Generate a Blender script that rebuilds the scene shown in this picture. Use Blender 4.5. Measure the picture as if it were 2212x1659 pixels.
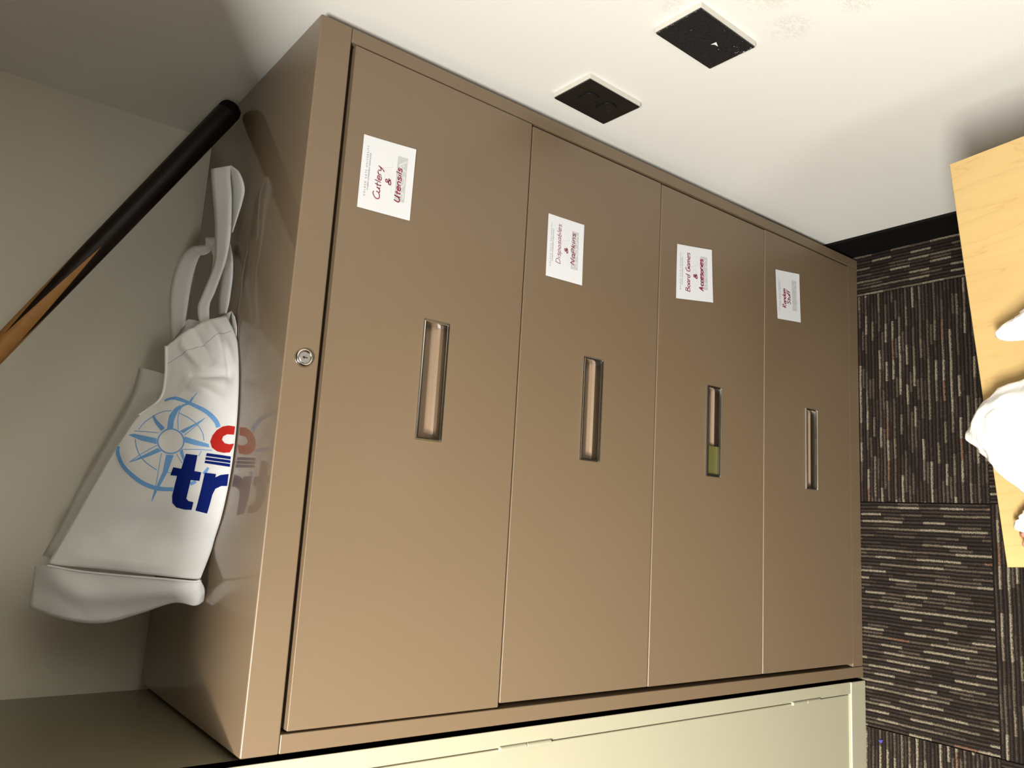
import bpy, bmesh, math, random
from mathutils import Vector, Matrix, noise
from mathutils.geometry import delaunay_2d_cdt
sc = bpy.context.scene
for o in list(bpy.data.objects): bpy.data.objects.remove(o)
COL = sc.collection
V = Vector
# ------------------------------------------------------------------ camera
cam_d = bpy.data.cameras.new('camera'); cam = bpy.data.objects.new('camera', cam_d); COL.objects.link(cam)
cam_d.sensor_fit = 'HORIZONTAL'; cam_d.sensor_width = 36.0; cam_d.lens = 28.0077
cam_d.clip_start = 0.02; cam_d.clip_end = 60
R_ = V((0.059035, -0.615006, -0.786309)); D_ = V((-0.983634, 0.098484, -0.150879)); F_ = V((0.170231, 0.782348, -0.599127))
cam.matrix_world = Matrix(((R_.x, -D_.x, -F_.x, 0.27708), (R_.y, -D_.y, -F_.y, -0.91629), (R_.z, -D_.z, -F_.z, 1.67776), (0, 0, 0, 1)))
sc.camera = cam
# ------------------------------------------------------------------ world, exposure
w = bpy.data.worlds.new('world'); sc.world = w; w.use_nodes = True
w.node_tree.nodes['Background'].inputs[0].default_value = (1.0, 0.97, 0.92, 1)
w.node_tree.nodes['Background'].inputs[1].default_value = 0.02
sc.view_settings.view_transform = 'Standard'; sc.view_settings.look = 'None'
sc.view_settings.gamma = 1.0; sc.view_settings.use_curve_mapping = False
sc.view_settings.exposure = 0.18
LAMP = [  # unseen ceiling panels: x, y, size x, size y, watts of emission per square metre
    (-0.34, -1.20, 0.60, 0.22, 225.0),
    (-1.10, -3.20, 0.60, 1.20, 24.0),  # added fill for the back wall and bag
]
BLOCKER_Y, BLOCKER_Z, CEIL = -0.60, 1.903, 2.40  # edge of the added light blocker, ceiling height
SPOT = ((-0.50, -1.16, CEIL-0.03), (-0.62, 0.0, 0.85), 430.0, 80)   # added unseen spot, brightens the left fronts: place, aim, watts, cone
# ------------------------------------------------------------------ sizes
W, H, D = 0.914, 1.3239, 0.4378
XW = 0.930                       # right wall
YB0, YBS = 0.470, 0.047          # back wall y = YB0 + YBS*x

# ------------------------------------------------------------------ material helpers
def new_mat(name):
    m = bpy.data.materials.new(name); m.use_nodes = True
    nt = m.node_tree; return m, nt, nt.nodes['Principled BSDF']
def N(nt, kind, **kw):
    n = nt.nodes.new(kind)
    for k, v in kw.items(): setattr(n, k, v)
    return n
def L(nt, a, b): nt.links.new(a, b)
def mixc(nt, fac, a, b, mode='MIX'):
    n = N(nt, 'ShaderNodeMix', data_type='RGBA', blend_type=mode)
    for s, v in ((0, fac), (6, a), (7, b)):
        if isinstance(v, (int, float)): n.inputs[s].default_value = v
        elif isinstance(v, tuple): n.inputs[s].default_value = v + (1,) if len(v) == 3 else v
        else: L(nt, v, n.inputs[s])
    return n.outputs[2]
def mth(nt, op, a, b=None, c=None):
    n = N(nt, 'ShaderNodeMath', operation=op)
    for i, v in enumerate((a, b, c)):
        if v is None: continue
        if isinstance(v, (int, float)): n.inputs[i].default_value = v
        else: L(nt, v, n.inputs[i])
    return n.outputs[0]
def noise_tex(nt, scale, detail=3, rough=0.5, vec=None, mapscale=None, coord='Object'):
    tc = N(nt, 'ShaderNodeTexCoord'); src = vec or tc.outputs[coord]
    if mapscale:
        mp = N(nt, 'ShaderNodeMapping'); mp.inputs['Scale'].default_value = mapscale
        L(nt, src, mp.inputs[0]); src = mp.outputs[0]
    n = N(nt, 'ShaderNodeTexNoise'); n.inputs['Scale'].default_value = scale
    n.inputs['Detail'].default_value = detail; n.inputs['Roughness'].default_value = rough
    L(nt, src, n.inputs['Vector']); return n
def ramp(nt, fac, stops):
    r = N(nt, 'ShaderNodeValToRGB'); e = r.color_ramp.elements
    while len(e) < len(stops): e.new(0.5)
    for k, (p, c) in enumerate(stops):
        e[k].position = p; e[k].color = c + (1,) if len(c) == 3 else c
    L(nt, fac, r.inputs[0]); return r.outputs[0]
def bump(nt, bs, h, strength, dist=0.001):
    b = N(nt, 'ShaderNodeBump'); b.inputs['Strength'].default_value = strength
    b.inputs['Distance'].default_value = dist; L(nt, h, b.inputs['Height'])
    L(nt, b.outputs[0], bs.inputs['Normal']); return b
def paint(name, col, rough, var=0.06, nscale=3, bscale=900, bstr=0.05, spec=0.5, coat=0, metal=0, coat_rough=0.1):
    m, nt, bs = new_mat(name)
    n = noise_tex(nt, nscale, 4)
    dark = tuple(c * (1 - var) for c in col)
    L(nt, mixc(nt, n.outputs[0], dark, col), bs.inputs['Base Color'])
    r2 = noise_tex(nt, nscale * 3, 3)
    L(nt, mth(nt, 'MULTIPLY_ADD', r2.outputs[0], 0.06, rough - 0.03), bs.inputs['Roughness'])
    bs.inputs['Specular IOR Level'].default_value = spec; bs.inputs['Metallic'].default_value = metal
    bs.inputs['Coat Weight'].default_value = coat; bs.inputs['Coat Roughness'].default_value = coat_rough
    if bstr:
        b = noise_tex(nt, bscale, 2); bump(nt, bs, b.outputs[0], bstr, 0.0004)
    return m

M = {}
M['brown'] = paint('brown_enamel', (0.150, 0.104, 0.060), 0.50, var=0.05, nscale=2.2, bstr=0.04, spec=0.5, metal=0.0, coat=0.3, coat_rough=0.22)
M['brown_top'] = paint('brown_enamel_top', (0.150, 0.104, 0.060), 0.50, var=0.05, nscale=2.2, bstr=0, spec=0.5, metal=0.0, coat=0.8, coat_rough=0.05)
M['brown_in'] = paint('brown_enamel_recess', (0.185, 0.128, 0.080), 0.38, var=0.05, nscale=6, spec=0.5)
M['beige'] = paint('beige_enamel', (0.42, 0.395, 0.28), 0.60, var=0.04, nscale=1.8, bstr=0.02, spec=0.5, metal=0.25, coat=0.6, coat_rough=0.12)
M['olive'] = paint('dark_side_panel', (0.19, 0.165, 0.105), 0.5, var=0.05, nscale=1.8, bstr=0.02, coat=0.6, coat_rough=0.08)  # darker tone for the storage cabinet's right side panel
M['chrome'] = paint('chrome', (0.60, 0.585, 0.55), 0.16, var=0.05, bstr=0, metal=1)
M['dark'] = paint('dark_void', (0.008, 0.006, 0.005), 0.8, bstr=0)
M['rubber'] = paint('black_vinyl', (0.005, 0.004, 0.004), 0.8, bstr=0.1, spec=0.12)
M['black_plastic'] = paint('black_plastic', (0.006, 0.006, 0.006), 0.28, bstr=0)
M['steel'] = paint('grey_steel', (0.35, 0.35, 0.36), 0.35, bstr=0, metal=0.8)
M['card'] = paint('white_card', (0.83, 0.81, 0.76), 0.6, bstr=0)
M['tape'] = paint('olive_tape', (0.10, 0.09, 0.025), 0.3, bstr=0.1)
M['ceiling'] = paint('ceiling_white', (0.62, 0.59, 0.53), 0.9, bstr=0.2, bscale=300)
M['ink'] = paint('maroon_ink', (0.25, 0.012, 0.045), 0.5, var=0.5, nscale=120, bstr=0)
M['print_grey'] = paint('print_grey', (0.10, 0.10, 0.11), 0.7, bstr=0)
M['watermark'] = paint('watermark_grey', (0.45, 0.455, 0.46), 0.7, bstr=0)
M['watermark_pale'] = paint('watermark_pale', (0.56, 0.57, 0.58), 0.7, bstr=0)
M['white_mark'] = paint('white_mark', (0.85, 0.85, 0.85), 0.7, bstr=0)
M['navy'] = paint('navy_print', (0.003, 0.014, 0.16), 0.8, bstr=0, spec=0.1)
M['skyblue'] = paint('sky_blue_print', (0.20, 0.45, 0.85), 0.8, bstr=0, spec=0.15)
M['redprint'] = paint('red_print', (0.52, 0.022, 0.015), 0.8, bstr=0, spec=0.15)
M['pink'] = paint('pink_plastic', (0.72, 0.30, 0.25), 0.35, nscale=30, var=0.3, bstr=0)
M['blue_lint'] = paint('blue_lint', (0.05, 0.05, 0.25), 0.9, bstr=0)
M['putty'] = paint('painted_edge', (0.62, 0.60, 0.53), 0.5, var=0.2, nscale=90, bscale=300, bstr=0.4)

def wall_mat(ca=(0.84, 0.825, 0.765), cb=(0.885, 0.87, 0.81)):
    m, nt, bs = new_mat('wall_paint')
    n = noise_tex(nt, 1.7, 4)
    c = mixc(nt, n.outputs[0], ca, cb)
    s = noise_tex(nt, 26, 5, 0.6, mapscale=(1, 1, 0.5))       # faint smudges
    f = ramp(nt, s.outputs[0], [(0.66, (0, 0, 0)), (0.80, (1, 1, 1))])
    c = mixc(nt, mth(nt, 'MULTIPLY', f, 0.10), c, (0.40, 0.36, 0.30))
    # scraped patches of flaked paint above the outlets
    tc = N(nt, 'ShaderNodeTexCoord'); tot = None
    for (y, z, r) in ((-0.405, 0.925, 0.055), (-0.375, 0.845, 0.035), (-0.30, 0.985, 0.02), (-0.46, 0.83, 0.03)):
        sub = N(nt, 'ShaderNodeVectorMath', operation='DISTANCE'); L(nt, tc.outputs['Object'], sub.inputs[0])
        sub.inputs[1].default_value = (XW, y, z)
        mm = mth(nt, 'SUBTRACT', 1.0, mth(nt, 'DIVIDE', sub.outputs['Value'], r)); mm = mth(nt, 'MAXIMUM', mm, 0.0)
        tot = mm if tot is None else mth(nt, 'MAXIMUM', tot, mm)
    sp = noise_tex(nt, 120, 6, 0.75, mapscale=(1, 1, 0.45))
    line = mth(nt, 'SUBTRACT', 1.0, mth(nt, 'MULTIPLY', mth(nt, 'ABSOLUTE', mth(nt, 'SUBTRACT', sp.outputs[0], 0.5)), 28.0))
    line = mth(nt, 'MULTIPLY', mth(nt, 'MAXIMUM', line, 0.0), mth(nt, 'MINIMUM', mth(nt, 'MULTIPLY', tot, 2.0), 1.0))
    c = mixc(nt, mth(nt, 'MULTIPLY', line, 0.35), c, (0.36, 0.30, 0.26))
    L(nt, c, bs.inputs['Base Color']); bs.inputs['Roughness'].default_value = 0.55
    bs.inputs['Specular IOR Level'].default_value = 0.35
    b1 = noise_tex(nt, 160, 3); h = mth(nt, 'ADD', b1.outputs[0], mth(nt, 'MULTIPLY', line, -2.0))
    bump(nt, bs, h, 0.10, 0.0008)
    return m
M['wall'] = wall_mat(); M['wall_warm'] = wall_mat((0.83, 0.785, 0.66), (0.87, 0.825, 0.70))

def plate_mat():                       # wrinkle-finish black plate
    m, nt, bs = new_mat('wrinkle_black')
    bs.inputs['Base Color'].default_value = (0.012, 0.012, 0.013, 1); bs.inputs['Roughness'].default_value = 0.30
    v = N(nt, 'ShaderNodeTexVoronoi'); v.inputs['Scale'].default_value = 620
    tc = N(nt, 'ShaderNodeTexCoord'); L(nt, tc.outputs['Object'], v.inputs[0])
    bump(nt, bs, v.outputs[0], 0.9, 0.0012); return m
M['wrinkle'] = plate_mat()

def paper_mat():
    m, nt, bs = new_mat('note_paper')
    n = noise_tex(nt, 25, 3)
    L(nt, mixc(nt, n.outputs[0], (0.59, 0.60, 0.615), (0.635, 0.645, 0.66)), bs.inputs['Base Color'])
    bs.inputs['Roughness'].default_value = 0.65; bs.inputs['Specular IOR Level'].default_value = 0.3
    return m
M['paper'] = paper_mat()

def fabric_mat():
    m, nt, bs = new_mat('tote_fabric')
    n = noise_tex(nt, 9, 4)
    L(nt, mixc(nt, n.outputs[0], (0.85, 0.85, 0.845), (0.91, 0.91, 0.905)), bs.inputs['Base Color'])
    bs.inputs['Roughness'].default_value = 0.75; bs.inputs['Specular IOR Level'].default_value = 0.25
    bs.inputs['Sheen Weight'].default_value = 0.1
    uv = N(nt, 'ShaderNodeUVMap'); mp = N(nt, 'ShaderNodeMapping'); mp.inputs['Rotation'].default_value = (0, 0, 0.785)
    mp.inputs['Scale'].default_value = (390, 390, 1); L(nt, uv.outputs[0], mp.inputs[0])
    wv = N(nt, 'ShaderNodeTexWave', wave_type='BANDS'); wv.inputs['Scale'].default_value = 1.0; wv.inputs['Distortion'].default_value = 1.0
    L(nt, mp.outputs[0], wv.inputs[0]); 
    bump(nt, bs, wv.outputs[1], 0.25, 0.0006); return m
M['fabric'] = fabric_mat()

def plastic_mat():
    m, nt, bs = new_mat('crinkled_white')
    n = noise_tex(nt, 30, 4)
    L(nt, mixc(nt, n.outputs[0], (0.80, 0.79, 0.76), (0.90, 0.89, 0.87)), bs.inputs['Base Color'])
    bs.inputs['Roughness'].default_value = 0.45
    bs.inputs['Subsurface Weight'].default_value = 0.0
    n2 = noise_tex(nt, 45, 5, 0.6); bump(nt, bs, n2.outputs[0], 0.5, 0.006); return m
M['plastic'] = plastic_mat()

def maple_mat():
    m, nt, bs = new_mat('maple_laminate')
    tc = N(nt, 'ShaderNodeTexCoord')
    mp = N(nt, 'ShaderNodeMapping'); mp.inputs['Scale'].default_value = (1, 0.16, 1); L(nt, tc.outputs['Object'], mp.inputs[0])
    a = N(nt, 'ShaderNodeTexNoise'); a.inputs['Scale'].default_value = 9; a.inputs['Detail'].default_value = 5; L(nt, mp.outputs[0], a.inputs[0])
    rings = mth(nt, 'FRACT', mth(nt, 'MULTIPLY', a.outputs[0], 17.0))
    line = ramp(nt, rings, [(0.0, (1, 1, 1)), (0.10, (0.15, 0.15, 0.15)), (0.5, (0, 0, 0)), (1.0, (0.3, 0.3, 0.3))])
    big = noise_tex(nt, 3.0, 3)
    c = mixc(nt, big.outputs[0], (0.385, 0.262, 0.103), (0.455, 0.32, 0.132))
    c = mixc(nt, mth(nt, 'MULTIPLY', line, 0.42), c, (0.27, 0.15, 0.05))
    mp2 = N(nt, 'ShaderNodeMapping'); mp2.inputs['Scale'].default_value = (1, 0.03, 1); L(nt, tc.outputs['Object'], mp2.inputs[0])
    b = N(nt, 'ShaderNodeTexNoise'); b.inputs['Scale'].default_value = 330; b.inputs['Detail'].default_value = 2; L(nt, mp2.outputs[0], b.inputs[0])
    c = mixc(nt, mth(nt, 'MULTIPLY', b.outputs[0], 0.22), c, (0.36, 0.22, 0.08))
    L(nt, c, bs.inputs['Base Color']); bs.inputs['Roughness'].default_value = 0.38; return m
M['maple'] = maple_mat()

def cue_mat():
    m, nt, bs = new_mat('cue_wood')
    uv = N(nt, 'ShaderNodeUVMap'); sp = N(nt, 'ShaderNodeSeparateXYZ'); L(nt, uv.outputs[0], sp.inputs[0])
    # u = angle 0..1 , v = metres from the butt ; four long maple spikes run into the dark butt
    a = mth(nt, 'PINGPONG', mth(nt, 'ADD', sp.outputs[0], 0.03), 0.125)            # 0 at spike axis .. 0.125 between
    wdt = mth(nt, 'MULTIPLY', mth(nt, 'SUBTRACT', sp.outputs[1], 0.306), 0.125 / 0.17)
    f = mth(nt, 'GREATER_THAN', wdt, a)
    n = noise_tex(nt, 40, 4, mapscale=(1, 1, 1)); n.inputs['Scale'].default_value = 60
    maple = mixc(nt, n.outputs[0], (0.30, 0.135, 0.035), (0.48, 0.25, 0.08))
    dark = mixc(nt, n.outputs[0], (0.006, 0.003, 0.002), (0.014, 0.006, 0.004))
    L(nt, mixc(nt, f, dark, maple), bs.inputs['Base Color'])
    bs.inputs['Roughness'].default_value = 0.4; bs.inputs['Specular IOR Level'].default_value = 0.3; return m
M['cue'] = cue_mat()

def carpet_mat():
    m, nt, bs = new_mat('loop_carpet')
    uv = N(nt, 'ShaderNodeUVMap'); sp = N(nt, 'ShaderNodeSeparateXYZ'); L(nt, uv.outputs[0], sp.inputs[0])
    oi = N(nt, 'ShaderNodeObjectInfo')
    rib = mth(nt, 'FLOOR', mth(nt, 'DIVIDE', sp.outputs[0], RIB))                      # rib number across the tile
    seed = mth(nt, 'ADD', rib, mth(nt, 'MULTIPLY', oi.outputs['Random'], 977.0))
    w1 = N(nt, 'ShaderNodeTexWhiteNoise', noise_dimensions='1D'); L(nt, seed, w1.inputs['W'])
    seg = mth(nt, 'FLOOR', mth(nt, 'ADD', mth(nt, 'DIVIDE', sp.outputs[1], 0.043), mth(nt, 'MULTIPLY', w1.outputs[0], 7.0)))
    cv = N(nt, 'ShaderNodeCombineXYZ'); L(nt, seed, cv.inputs[0]); L(nt, seg, cv.inputs[1])
    w2 = N(nt, 'ShaderNodeTexWhiteNoise', noise_dimensions='3D'); L(nt, cv.outputs[0], w2.inputs['Vector'])
    par = mth(nt, 'MODULO', rib, 2.0)
    v = mth(nt, 'MULTIPLY_ADD', par, -0.46, mth(nt, 'MULTIPLY_ADD', w2.outputs[0], 0.82, 0.178))
    c = ramp(nt, v, [(0.0, (0.024, 0.018, 0.014)), (0.22, (0.042, 0.031, 0.024)), (0.42, (0.085, 0.066, 0.048)), (0.60, (0.145, 0.118, 0.082)),
                     (0.76, (0.25, 0.21, 0.15)), (0.98, (0.17, 0.095, 0.06)), (1.0, (0.05, 0.055, 0.05))])
    c.node.color_ramp.interpolation = 'CONSTANT'
    wb = noise_tex(nt, 260, 2)
    fr = mth(nt, 'ADD', mth(nt, 'FRACT', mth(nt, 'DIVIDE', sp.outputs[0], RIB)), mth(nt, 'MULTIPLY_ADD', wb.outputs[0], 0.5, -0.25))
    gap = ramp(nt, mth(nt, 'ABSOLUTE', mth(nt, 'SUBTRACT', fr, 0.5)), [(0.14, (0, 0, 0)), (0.34, (1, 1, 1))])
    c = mixc(nt, mth(nt, 'MULTIPLY', gap, 0.88), c, (0.006, 0.004, 0.003))
    f = noise_tex(nt, 620, 2)
    c = mixc(nt, mth(nt, 'MULTIPLY', ramp(nt, f.outputs[0], [(0.38, (1, 1, 1)), (0.58, (0, 0, 0))]), 0.75), c, (0.008, 0.006, 0.005))
    L(nt, c, bs.inputs['Base Color']); bs.inputs['Roughness'].default_value = 0.95; bs.inputs['Specular IOR Level'].default_value = 0.1
    bump(nt, bs, f.outputs[0], 0.8, 0.002); return m
RIB = 0.0075
M['carpet'] = carpet_mat()

def lamp_mat(power):
    m, nt, bs = new_mat('lamp_diffuser')
    em = N(nt, 'ShaderNodeEmission'); em.inputs[0].default_value = (1.0, 0.975, 0.93, 1); em.inputs[1].default_value = power
    L(nt, em.outputs[0], nt.nodes['Material Output'].inputs[0]); return m

# ------------------------------------------------------------------ object helpers
def link(name, me, mat=None, parent=None, smooth=False):
    o = bpy.data.objects.new(name, me); COL.objects.link(o)
    if mat is not None and not me.materials: me.materials.append(M[mat] if isinstance(mat, str) else mat)
    if parent: o.parent = parent
    if smooth:
        for p in me.polygons: p.use_smooth = True
    return o
def from_bm(name, bm, mat, parent=None, smooth=False):
    bmesh.ops.recalc_face_normals(bm, faces=bm.faces)
    me = bpy.data.meshes.new(name); bm.to_mesh(me); bm.free(); return link(name, me, mat, parent, smooth)
def pyd(name, vs, fs, mat, parent=None, smooth=False):
    me = bpy.data.meshes.new(name); me.from_pydata([tuple(v) for v in vs], [], fs); me.update()
    return link(name, me, mat, parent, smooth)
def tag(o, label=None, cat=None, group=None, kind=None):
    if label: o['label'] = label
    if cat: o['category'] = cat
    if group: o['group'] = group
    if kind: o['kind'] = kind
    return o
def empty(name, loc=(0, 0, 0), rot=(0, 0, 0)):
    o = bpy.data.objects.new(name, None); COL.objects.link(o); o.location = loc; o.rotation_euler = rot
    o.empty_display_size = 0.05; return o
def add_box(bm, x0, x1, y0, y1, z0, z1):
    vs = [bm.verts.new(p) for p in ((x0,y0,z0),(x1,y0,z0),(x1,y1,z0),(x0,y1,z0),(x0,y0,z1),(x1,y0,z1),(x1,y1,z1),(x0,y1,z1))]
    for f in ((0,3,2,1),(4,5,6,7),(0,1,5,4),(1,2,6,5),(2,3,7,6),(3,0,4,7)): bm.faces.new([vs[i] for i in f])
def bevel(o, wd, seg=3, angle=0.6):
    b = o.modifiers.new('bevel', 'BEVEL'); b.width = wd; b.segments = seg; b.limit_method = 'ANGLE'; b.angle_limit = angle
    for p in o.data.polygons: p.use_smooth = True
    b.harden_normals = True
    return o
def box(name, x0, x1, y0, y1, z0, z1, mat, parent=None, bv=0):
    bm = bmesh.new(); add_box(bm, x0, x1, y0, y1, z0, z1); o = from_bm(name, bm, mat, parent)
    if bv: bevel(o, bv)
    return o
def lathe(bm, prof, seg, mtx=Matrix()):
    rings = []
    for r, h in prof:
        rings.append([bm.verts.new(mtx @ V((r * math.cos(2*math.pi*i/seg), r * math.sin(2*math.pi*i/seg), h))) for i in range(seg)])
    for a, b in zip(rings, rings[1:]):
        for i in range(seg): bm.faces.new((a[i], a[(i+1) % seg], b[(i+1) % seg], b[i]))
    bm.faces.new(rings[0]); bm.faces.new(rings[-1])
def cr(a, b, c, d, t): return 0.5*((2*b)+(c-a)*t+(2*a-5*b+4*c-d)*t*t+(-a+3*b-3*c+d)*t**3)
def cr1(P, t):
    n = len(P)-1; x = min(max(t, 0.0), 1.0)*n; i = min(int(x), n-1); s = x-i
    g = lambda k: P[k] if 0 <= k <= n else (2*P[0]-P[1] if k < 0 else 2*P[n]-P[n-1])
    return cr(g(i-1), g(i), g(i+1), g(i+2), s)

# ================================================================== SETTING
def struct(o): o['kind'] = 'structure'; return o
bm = bmesh.new(); add_box(bm, XW, XW+0.1, -5.0, 0.75, 0, CEIL); struct(from_bm('wall_right', bm, 'wall'))
vs = [(-4, YB0-4*YBS, 0), (XW, YB0+XW*YBS, 0), (XW, YB0+XW*YBS, CEIL), (-4, YB0-4*YBS, CEIL)]
vs += [(x, y+0.1+0.3, z) for x, y, z in vs]
struct(pyd('wall_back', vs, [(0,1,2,3),(5,4,7,6),(0,4,5,1),(3,2,6,7),(1,5,6,2),(0,3,7,4)], 'wall_warm'))
floor = struct(box('floor', -4, XW, -5.0, 0.6, -0.05, -0.006, 'rubber'))
struct(box('ceiling', -4, XW, -5.0, 0.6, CEIL, CEIL+0.1, 'ceiling'))
struct(box('light_blocker', -4, XW-0.001, BLOCKER_Y, BLOCKER_Y+0.12, BLOCKER_Z, CEIL, 'ceiling'))  # added unseen slab, keeps lamp light off the cabinet top and back wall
bb = box('baseboard_right', XW-0.0055, XW+0.001, -5.0, 0.50, -0.003, 0.104, 'rubber', None, 0.0015); struct(bb)

# ---- carpet tiles, each a ribbed mesh of its own under the floor
TP = 0.462
def tile(x0, x1, y0, y1, along_x):
    across = (y1-y0) if along_x else (x1-x0); length = (x1-x0) if along_x else (y1-y0)
    n = max(1, int(round(across / RIB))); vs = []; fs = []; uvs = []
    g = 0.0006; segs = max(2, int(length/0.012))
    prof = ((0.08, -0.0026), (0.30, 0.0), (0.70, 0.0), (0.92, -0.0026))
    rnd = random.Random(int(x0*9973+y0*7919))
    rows = []
    for k in range(n):
        for a, h in prof: rows.append(((k+a)*across/n, h, (k+a)*RIB))
    nr = len(rows)
    for j in range(segs+1):
        t = g + (length-2*g)*j/segs
        wob = 0.0003*math.sin(t*60+x0*50)
        for (a, h, ua) in rows:
            hh = h + (rnd.uniform(-0.0005, 0.0005) if h == 0 else 0)
            a2 = min(max(a+wob, g), across-g)
            p = (x0+t, y0+a2, hh) if along_x else (x0+a2, y0+t, hh)
            vs.append(p); uvs.append((ua, t))
    for j in range(segs):
        for i in range(nr-1):
            q = j*nr+i; fs.append((q, q+1, q+nr+1, q+nr) if not along_x else (q, q+nr, q+nr+1, q+1))
    me = bpy.data.meshes.new('carpet_tile'); me.from_pydata(vs, [], fs); me.update()
    ul = me.uv_layers.new(name='UVMap')
    for lp in me.loops: ul.data[lp.index].uv = uvs[lp.vertex_index]
    return link('carpet_tile', me, 'carpet', floor, True)
for i in range(-4, 3):
    for j in range(-4, 2):
        x0 = 0.3655 + i*TP; y0 = -0.2595 + j*TP; x1 = min(x0+TP, XW-0.005); y1 = y0+TP
        if x0 >= XW-0.01: continue
        tile(x0, x1, y0, y1, (i+j) % 2 == 0)

# ---- ceiling fixtures added out of view
for k, (lx, ly, sx, sy, pw) in enumerate(LAMP):
    t = empty('unseen_ceiling_light', (lx, ly, CEIL))
    tag(t, ['unseen ceiling light panel above the front of the brown drawers', 'added long fill light panel farther into the room'][k], 'ceiling light')
    bm = bmesh.new()
    for a in ((-sx/2-.02, sx/2+.02, -sy/2-.02, -sy/2), (-sx/2-.02, sx/2+.02, sy/2, sy/2+.02), (-sx/2-.02, -sx/2, -sy/2, sy/2), (sx/2, sx/2+.02, -sy/2, sy/2)):
        add_box(bm, *a, -0.02, 0.0)
    from_bm('frame', bm, 'ceiling', t)
    pyd('diffuser', [(-sx/2, -sy/2, -0.012), (sx/2, -sy/2, -0.012), (sx/2, sy/2, -0.012), (-sx/2, sy/2, -0.012)], [(0, 3, 2, 1)], lamp_mat(pw), t)

dl = empty('added_spot', SPOT[0]); tag(dl, 'added round ceiling spot brightening the left cabinet fronts', 'added_spot')
bm = bmesh.new(); lathe(bm, [(0.055, 0.028), (0.075, 0.028), (0.075, 0.022), (0.056, 0.018)], 40); from_bm('trim_ring', bm, 'ceiling', dl)
ld = bpy.data.lights.new('added_spot_lamp', 'SPOT'); ld.energy = SPOT[2]; ld.spot_size = math.radians(SPOT[3]); ld.spot_blend = 1.0; ld.shadow_soft_size = 0.06
ld.color = (1.0, 0.95, 0.87)
lo = bpy.data.objects.new('lamp', ld); COL.objects.link(lo); lo.parent = dl
lo.rotation_mode = 'QUATERNION'; lo.rotation_quaternion = (V(SPOT[1])-V(SPOT[0])).to_track_quat('-Z', 'Y')

# ================================================================== BROWN LATERAL FILE
cab = empty('filing_cabinet', (0, 0, 0))
tag(cab, 'brown metal lateral filing cabinet with four wide drawers and paper signs', 'filing cabinet')
RZ = 1.2788
bm = bmesh.new(); add_box(bm, 0, W, 0, D, RZ, H); o = from_bm('top_panel', bm, 'brown', cab); bevel(o, 0.0022, 3)
o.data.materials.append(M['brown_top'])
for p in o.data.polygons:
    if p.normal.z > 0.9: p.material_index = 1
box('side_panel', 0, 0.0215, 0.0004, D, 0.0, RZ-0.0004, 'brown', cab, 0.0014)
box('side_panel', 0.8935, W, 0.0004, D, 0.0, RZ-0.0004, 'brown', cab, 0.0014)
box('back_panel', 0.0215, 0.8935, D-0.006, D-0.001, 0.0, RZ-0.0006, 'dark', cab)
box('inner_box', 0.0218, 0.8932, 0.030, D-0.007, 0.042, RZ-0.0006, 'dark', cab)
box('base_rail', 0.0222, 0.8928, 0.0012, 0.03, 0.0, 0.0395, 'brown', cab, 0.0012)

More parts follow.
